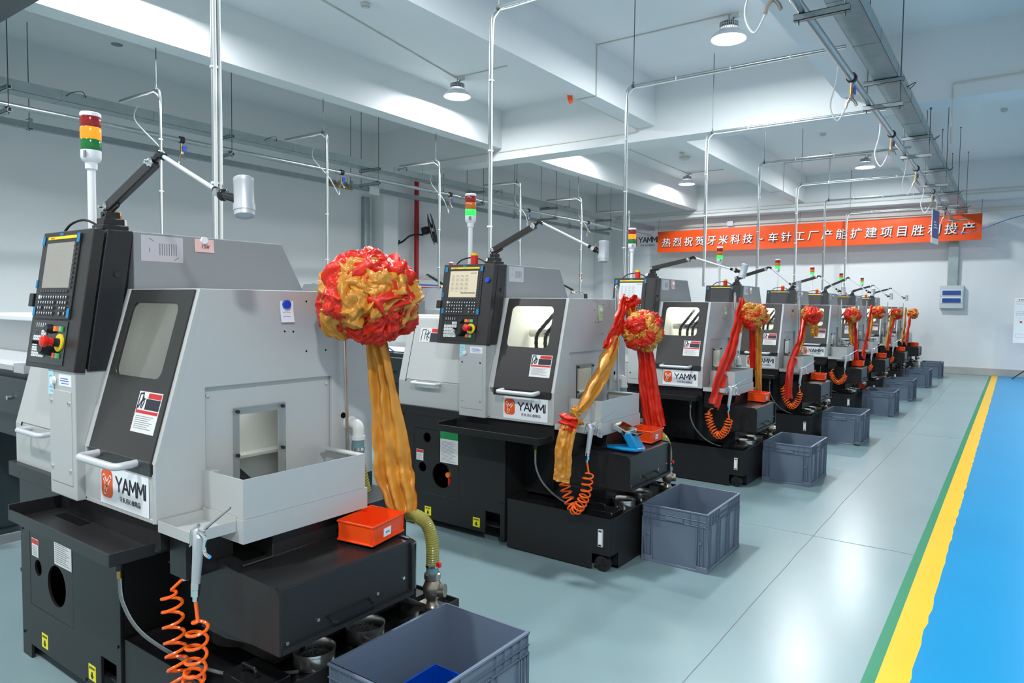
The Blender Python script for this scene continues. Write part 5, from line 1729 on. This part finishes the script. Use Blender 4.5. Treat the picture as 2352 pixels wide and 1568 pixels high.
# ------------------------------------------------------------------ far wall
YB = 18.86
BK = YB / 19.29
BZ = lambda z: CAM_Z + (z - CAM_Z) * BK
bn = thing('banner', 'long orange banner with white Chinese lettering across the far wall', 'banner', (-4.66, YB, 3.4))
rows = []
for j in range(9):
    v = j / 8; row = []
    for q in range(81):
        u = q / 80; x = (-8.79 + 8.06 * u) * BK
        z0 = BZ(3.105 + .035 * u - .012 * math.sin(PI * u)); z1 = BZ(3.715 + .035 * u)
        row.append(V((x, YB + .008 * math.sin(u * 19 + v) + .012 * noise.noise(V((u * 14, v * 2, 0))), z0 + (z1 - z0) * v)))
    rows.append(row)
b = MB().grid(rows).grid([[p + V((0, .004, 0)) for p in reversed(r)] for r in rows])
b.build('cloth', 'banner_orange', bn)
b = MB()
for u in (0.002, .5, .998):
    b.cyl(((-8.79 + 8.06 * u) * BK, YB, BZ(3.70 + .035 * u)), ((-8.79 + 8.06 * u) * BK, 18.93, 4.04), .004, 6)
build_each(b, 'cord', 'dark_rod', bn)
txt = '热烈祝贺牙米科技~车针工厂产能扩建项目胜利投产'
for q, ch in enumerate(txt):
    u = .035 + .945 * q / (len(txt) - 1) * .985
    x = (-8.79 + 8.06 * u) * BK
    fr = frame((x, YB - .024, BZ(3.285 + .035 * u)), (1, 0, .004), (-.02, 0, 1), (0, -1, 0))
    o = text_obj('character_shadow', ch, .272, 'ink', bn, (P(fr, .012, -.012, -.003), fr[1], fr[2], fr[3]), .001, .002, .12)
    text_obj('character', ch, .272, 'banner_ink', bn, fr, .001, .001, .12)
bd = thing('sign_board', 'white board with orange logo and black letters left of the banner', 'sign', (-9.3, FAR_Y, 3.45))
MB().box(-9.83, -8.75, FAR_Y - .03, FAR_Y, 3.10, 3.80).build('board', 'paper_white', bd, .002, 1)
logo(bd, frame((-9.80, FAR_Y - .031, 3.24), (1, 0, 0), (0, 0, 1), (0, -1, 0)), 1.02, .46)
# flat cable duct running above the banner
tag(MB().box(-9.9, 3.0, FAR_Y - .06, FAR_Y - .001, 3.80, 3.86).build('cable_duct', 'pvc_beige', None, .002, 1), 'thin cable duct along the far wall just above the banner', 'duct')
tag(MB().box(-6.72, -6.55, FAR_Y - .10, FAR_Y - .062, 3.78, 3.92).build('junction_box', 'white_plastic', None, .002, 1), 'small white junction box above the banner on the far wall', 'box')
tag(MB().box(-1.375, -1.165, FAR_Y - .11, FAR_Y - .001, 2.09, 3.8).build('cable_duct', 'galvanised', None, .004, 1), 'vertical metal cable duct on the far wall above the breaker box', 'duct')
bx = thing('breaker_box', 'grey breaker box with two blue tinted windows on the far wall', 'breaker box', (-1.27, FAR_Y, 1.8))
MB().box(-1.515, -1.035, FAR_Y - .13, FAR_Y, 1.55, 2.09).build('housing', 'box_grey', bx, .006)
for z in (1.865, 1.685):
    fo = MB().box(-1.485, -1.06, FAR_Y - .14, FAR_Y - .13, z - .015, z + .12).build('window_frame', 'white_plastic', bx, .004)
    MB().use('breaker_blue').box(-1.46, -1.085, FAR_Y - .152, FAR_Y - .14, z, z + .105).build('window_cover', None, fo, .006)
# poster stand at the right edge
ps = thing('poster_stand', 'white printed poster board on a black tripod at the right edge', 'poster', (.3, 18.95, 0))
fr = frame((-.05, 18.90, .80), (1, .12, 0), (0, .05, 1), (0, -1, 0))
MB().fbox(fr, 0, .75, 0, 1.0, 0, .012).build('board', 'paper_white', ps, .001, 1)
b = MB().use('sign_orange').plate(fr, circ(.085, .955, .014), [], .0125, .0135)
b.use('ink').fbox(fr, .11, .19, .949, .961, .0125, .0135)
b.use('label_red').fbox(fr, .03, .72, .915, .919, .0125, .0135)
b.use('ink_grey')
for (u0, u1, v0, v1) in ((.05, .19, .86, .89), (.05, .18, .66, .70), (.04, .18, .615, .65), (.1, .17, .44, .56), (.04, .22, .12, .20), (.28, .6, .5, .8), (.28, .6, .15, .4)):
    for a in ((u0, u1, v0, v0 + .003), (u0, u1, v1 - .003, v1), (u0, u0 + .003, v0, v1), (u1 - .003, u1, v0, v1)):
        b.fbox(fr, a[0], a[1], a[2], a[3], .0125, .0135)
b.use('label_red').fbox(fr, .115, .155, .45, .485, .0125, .0135)
b.build('print', None, ps)
b = MB()
for (x, y) in ((-.03, 18.80), (.85, 18.75), (.3, 19.3)):
    b.cyl((.45, 19.0, .42), (x, y, .01), .013, 10)
b.cyl((.45, 19.0, .42), (.35, 19.0, .75), .014, 10).cyl((.35, 19.0, .6), (.35, 19.0, 1.7), .014, 10)
b.build('tripod', 'black_plastic', ps)
# blue sign hanging from the air main
hs = thing('hanging_sign', 'narrow blue hanging sign seen almost edge on, under the far end of the air main', 'sign', (-1.27, 15.0, 3.0))
fr = frame((-1.31, 14.55, 2.72), (.14, .95, 0), (0, 0, 1), (.95, -.14, 0))
MB().use('paper_white').fbox(fr, 0, .46, 0, .60, -.006, .006).use('sign_blue').fbox(fr, 0, .46, .10, .60, .006, .008).build('panel', None, hs)
b = MB().use('paper_white')
for k in range(3):
    b.fbox(fr, .1, .35 - .05 * k, .28 + k * .05, .30 + k * .05, .008, .009)
b.build('print', None, hs)
MB().cyl(P(fr, .1, .6), P(fr, .1, .78), .003, 6).cyl(P(fr, .40, .6), P(fr, .40, .78), .003, 6).build('wire', 'dark_rod', hs)
# blue air line drooping at the end of the main
bh = thing('blue_air_line', 'thin blue air line drooping from the end of the air main to the right', 'hose', (-1.2, 18.1, 3.3))
MB().tube(spline([(-1.22, 18.1, 3.33), (-1.12, 18.1, 3.24), (-.9, 18.0, 3.20), (-.6, 17.9, 3.28), (-.2, 17.8, 3.42), (.3, 17.6, 3.50), (1.0, 17.5, 3.46)], 50), .008, 6).build('hose', 'ink_blue', bh)
MB().use('nickel').cyl((-1.235, 18.12, 3.48), (-1.22, 18.1, 3.32), .015, 10).build('fitting', None, bh)
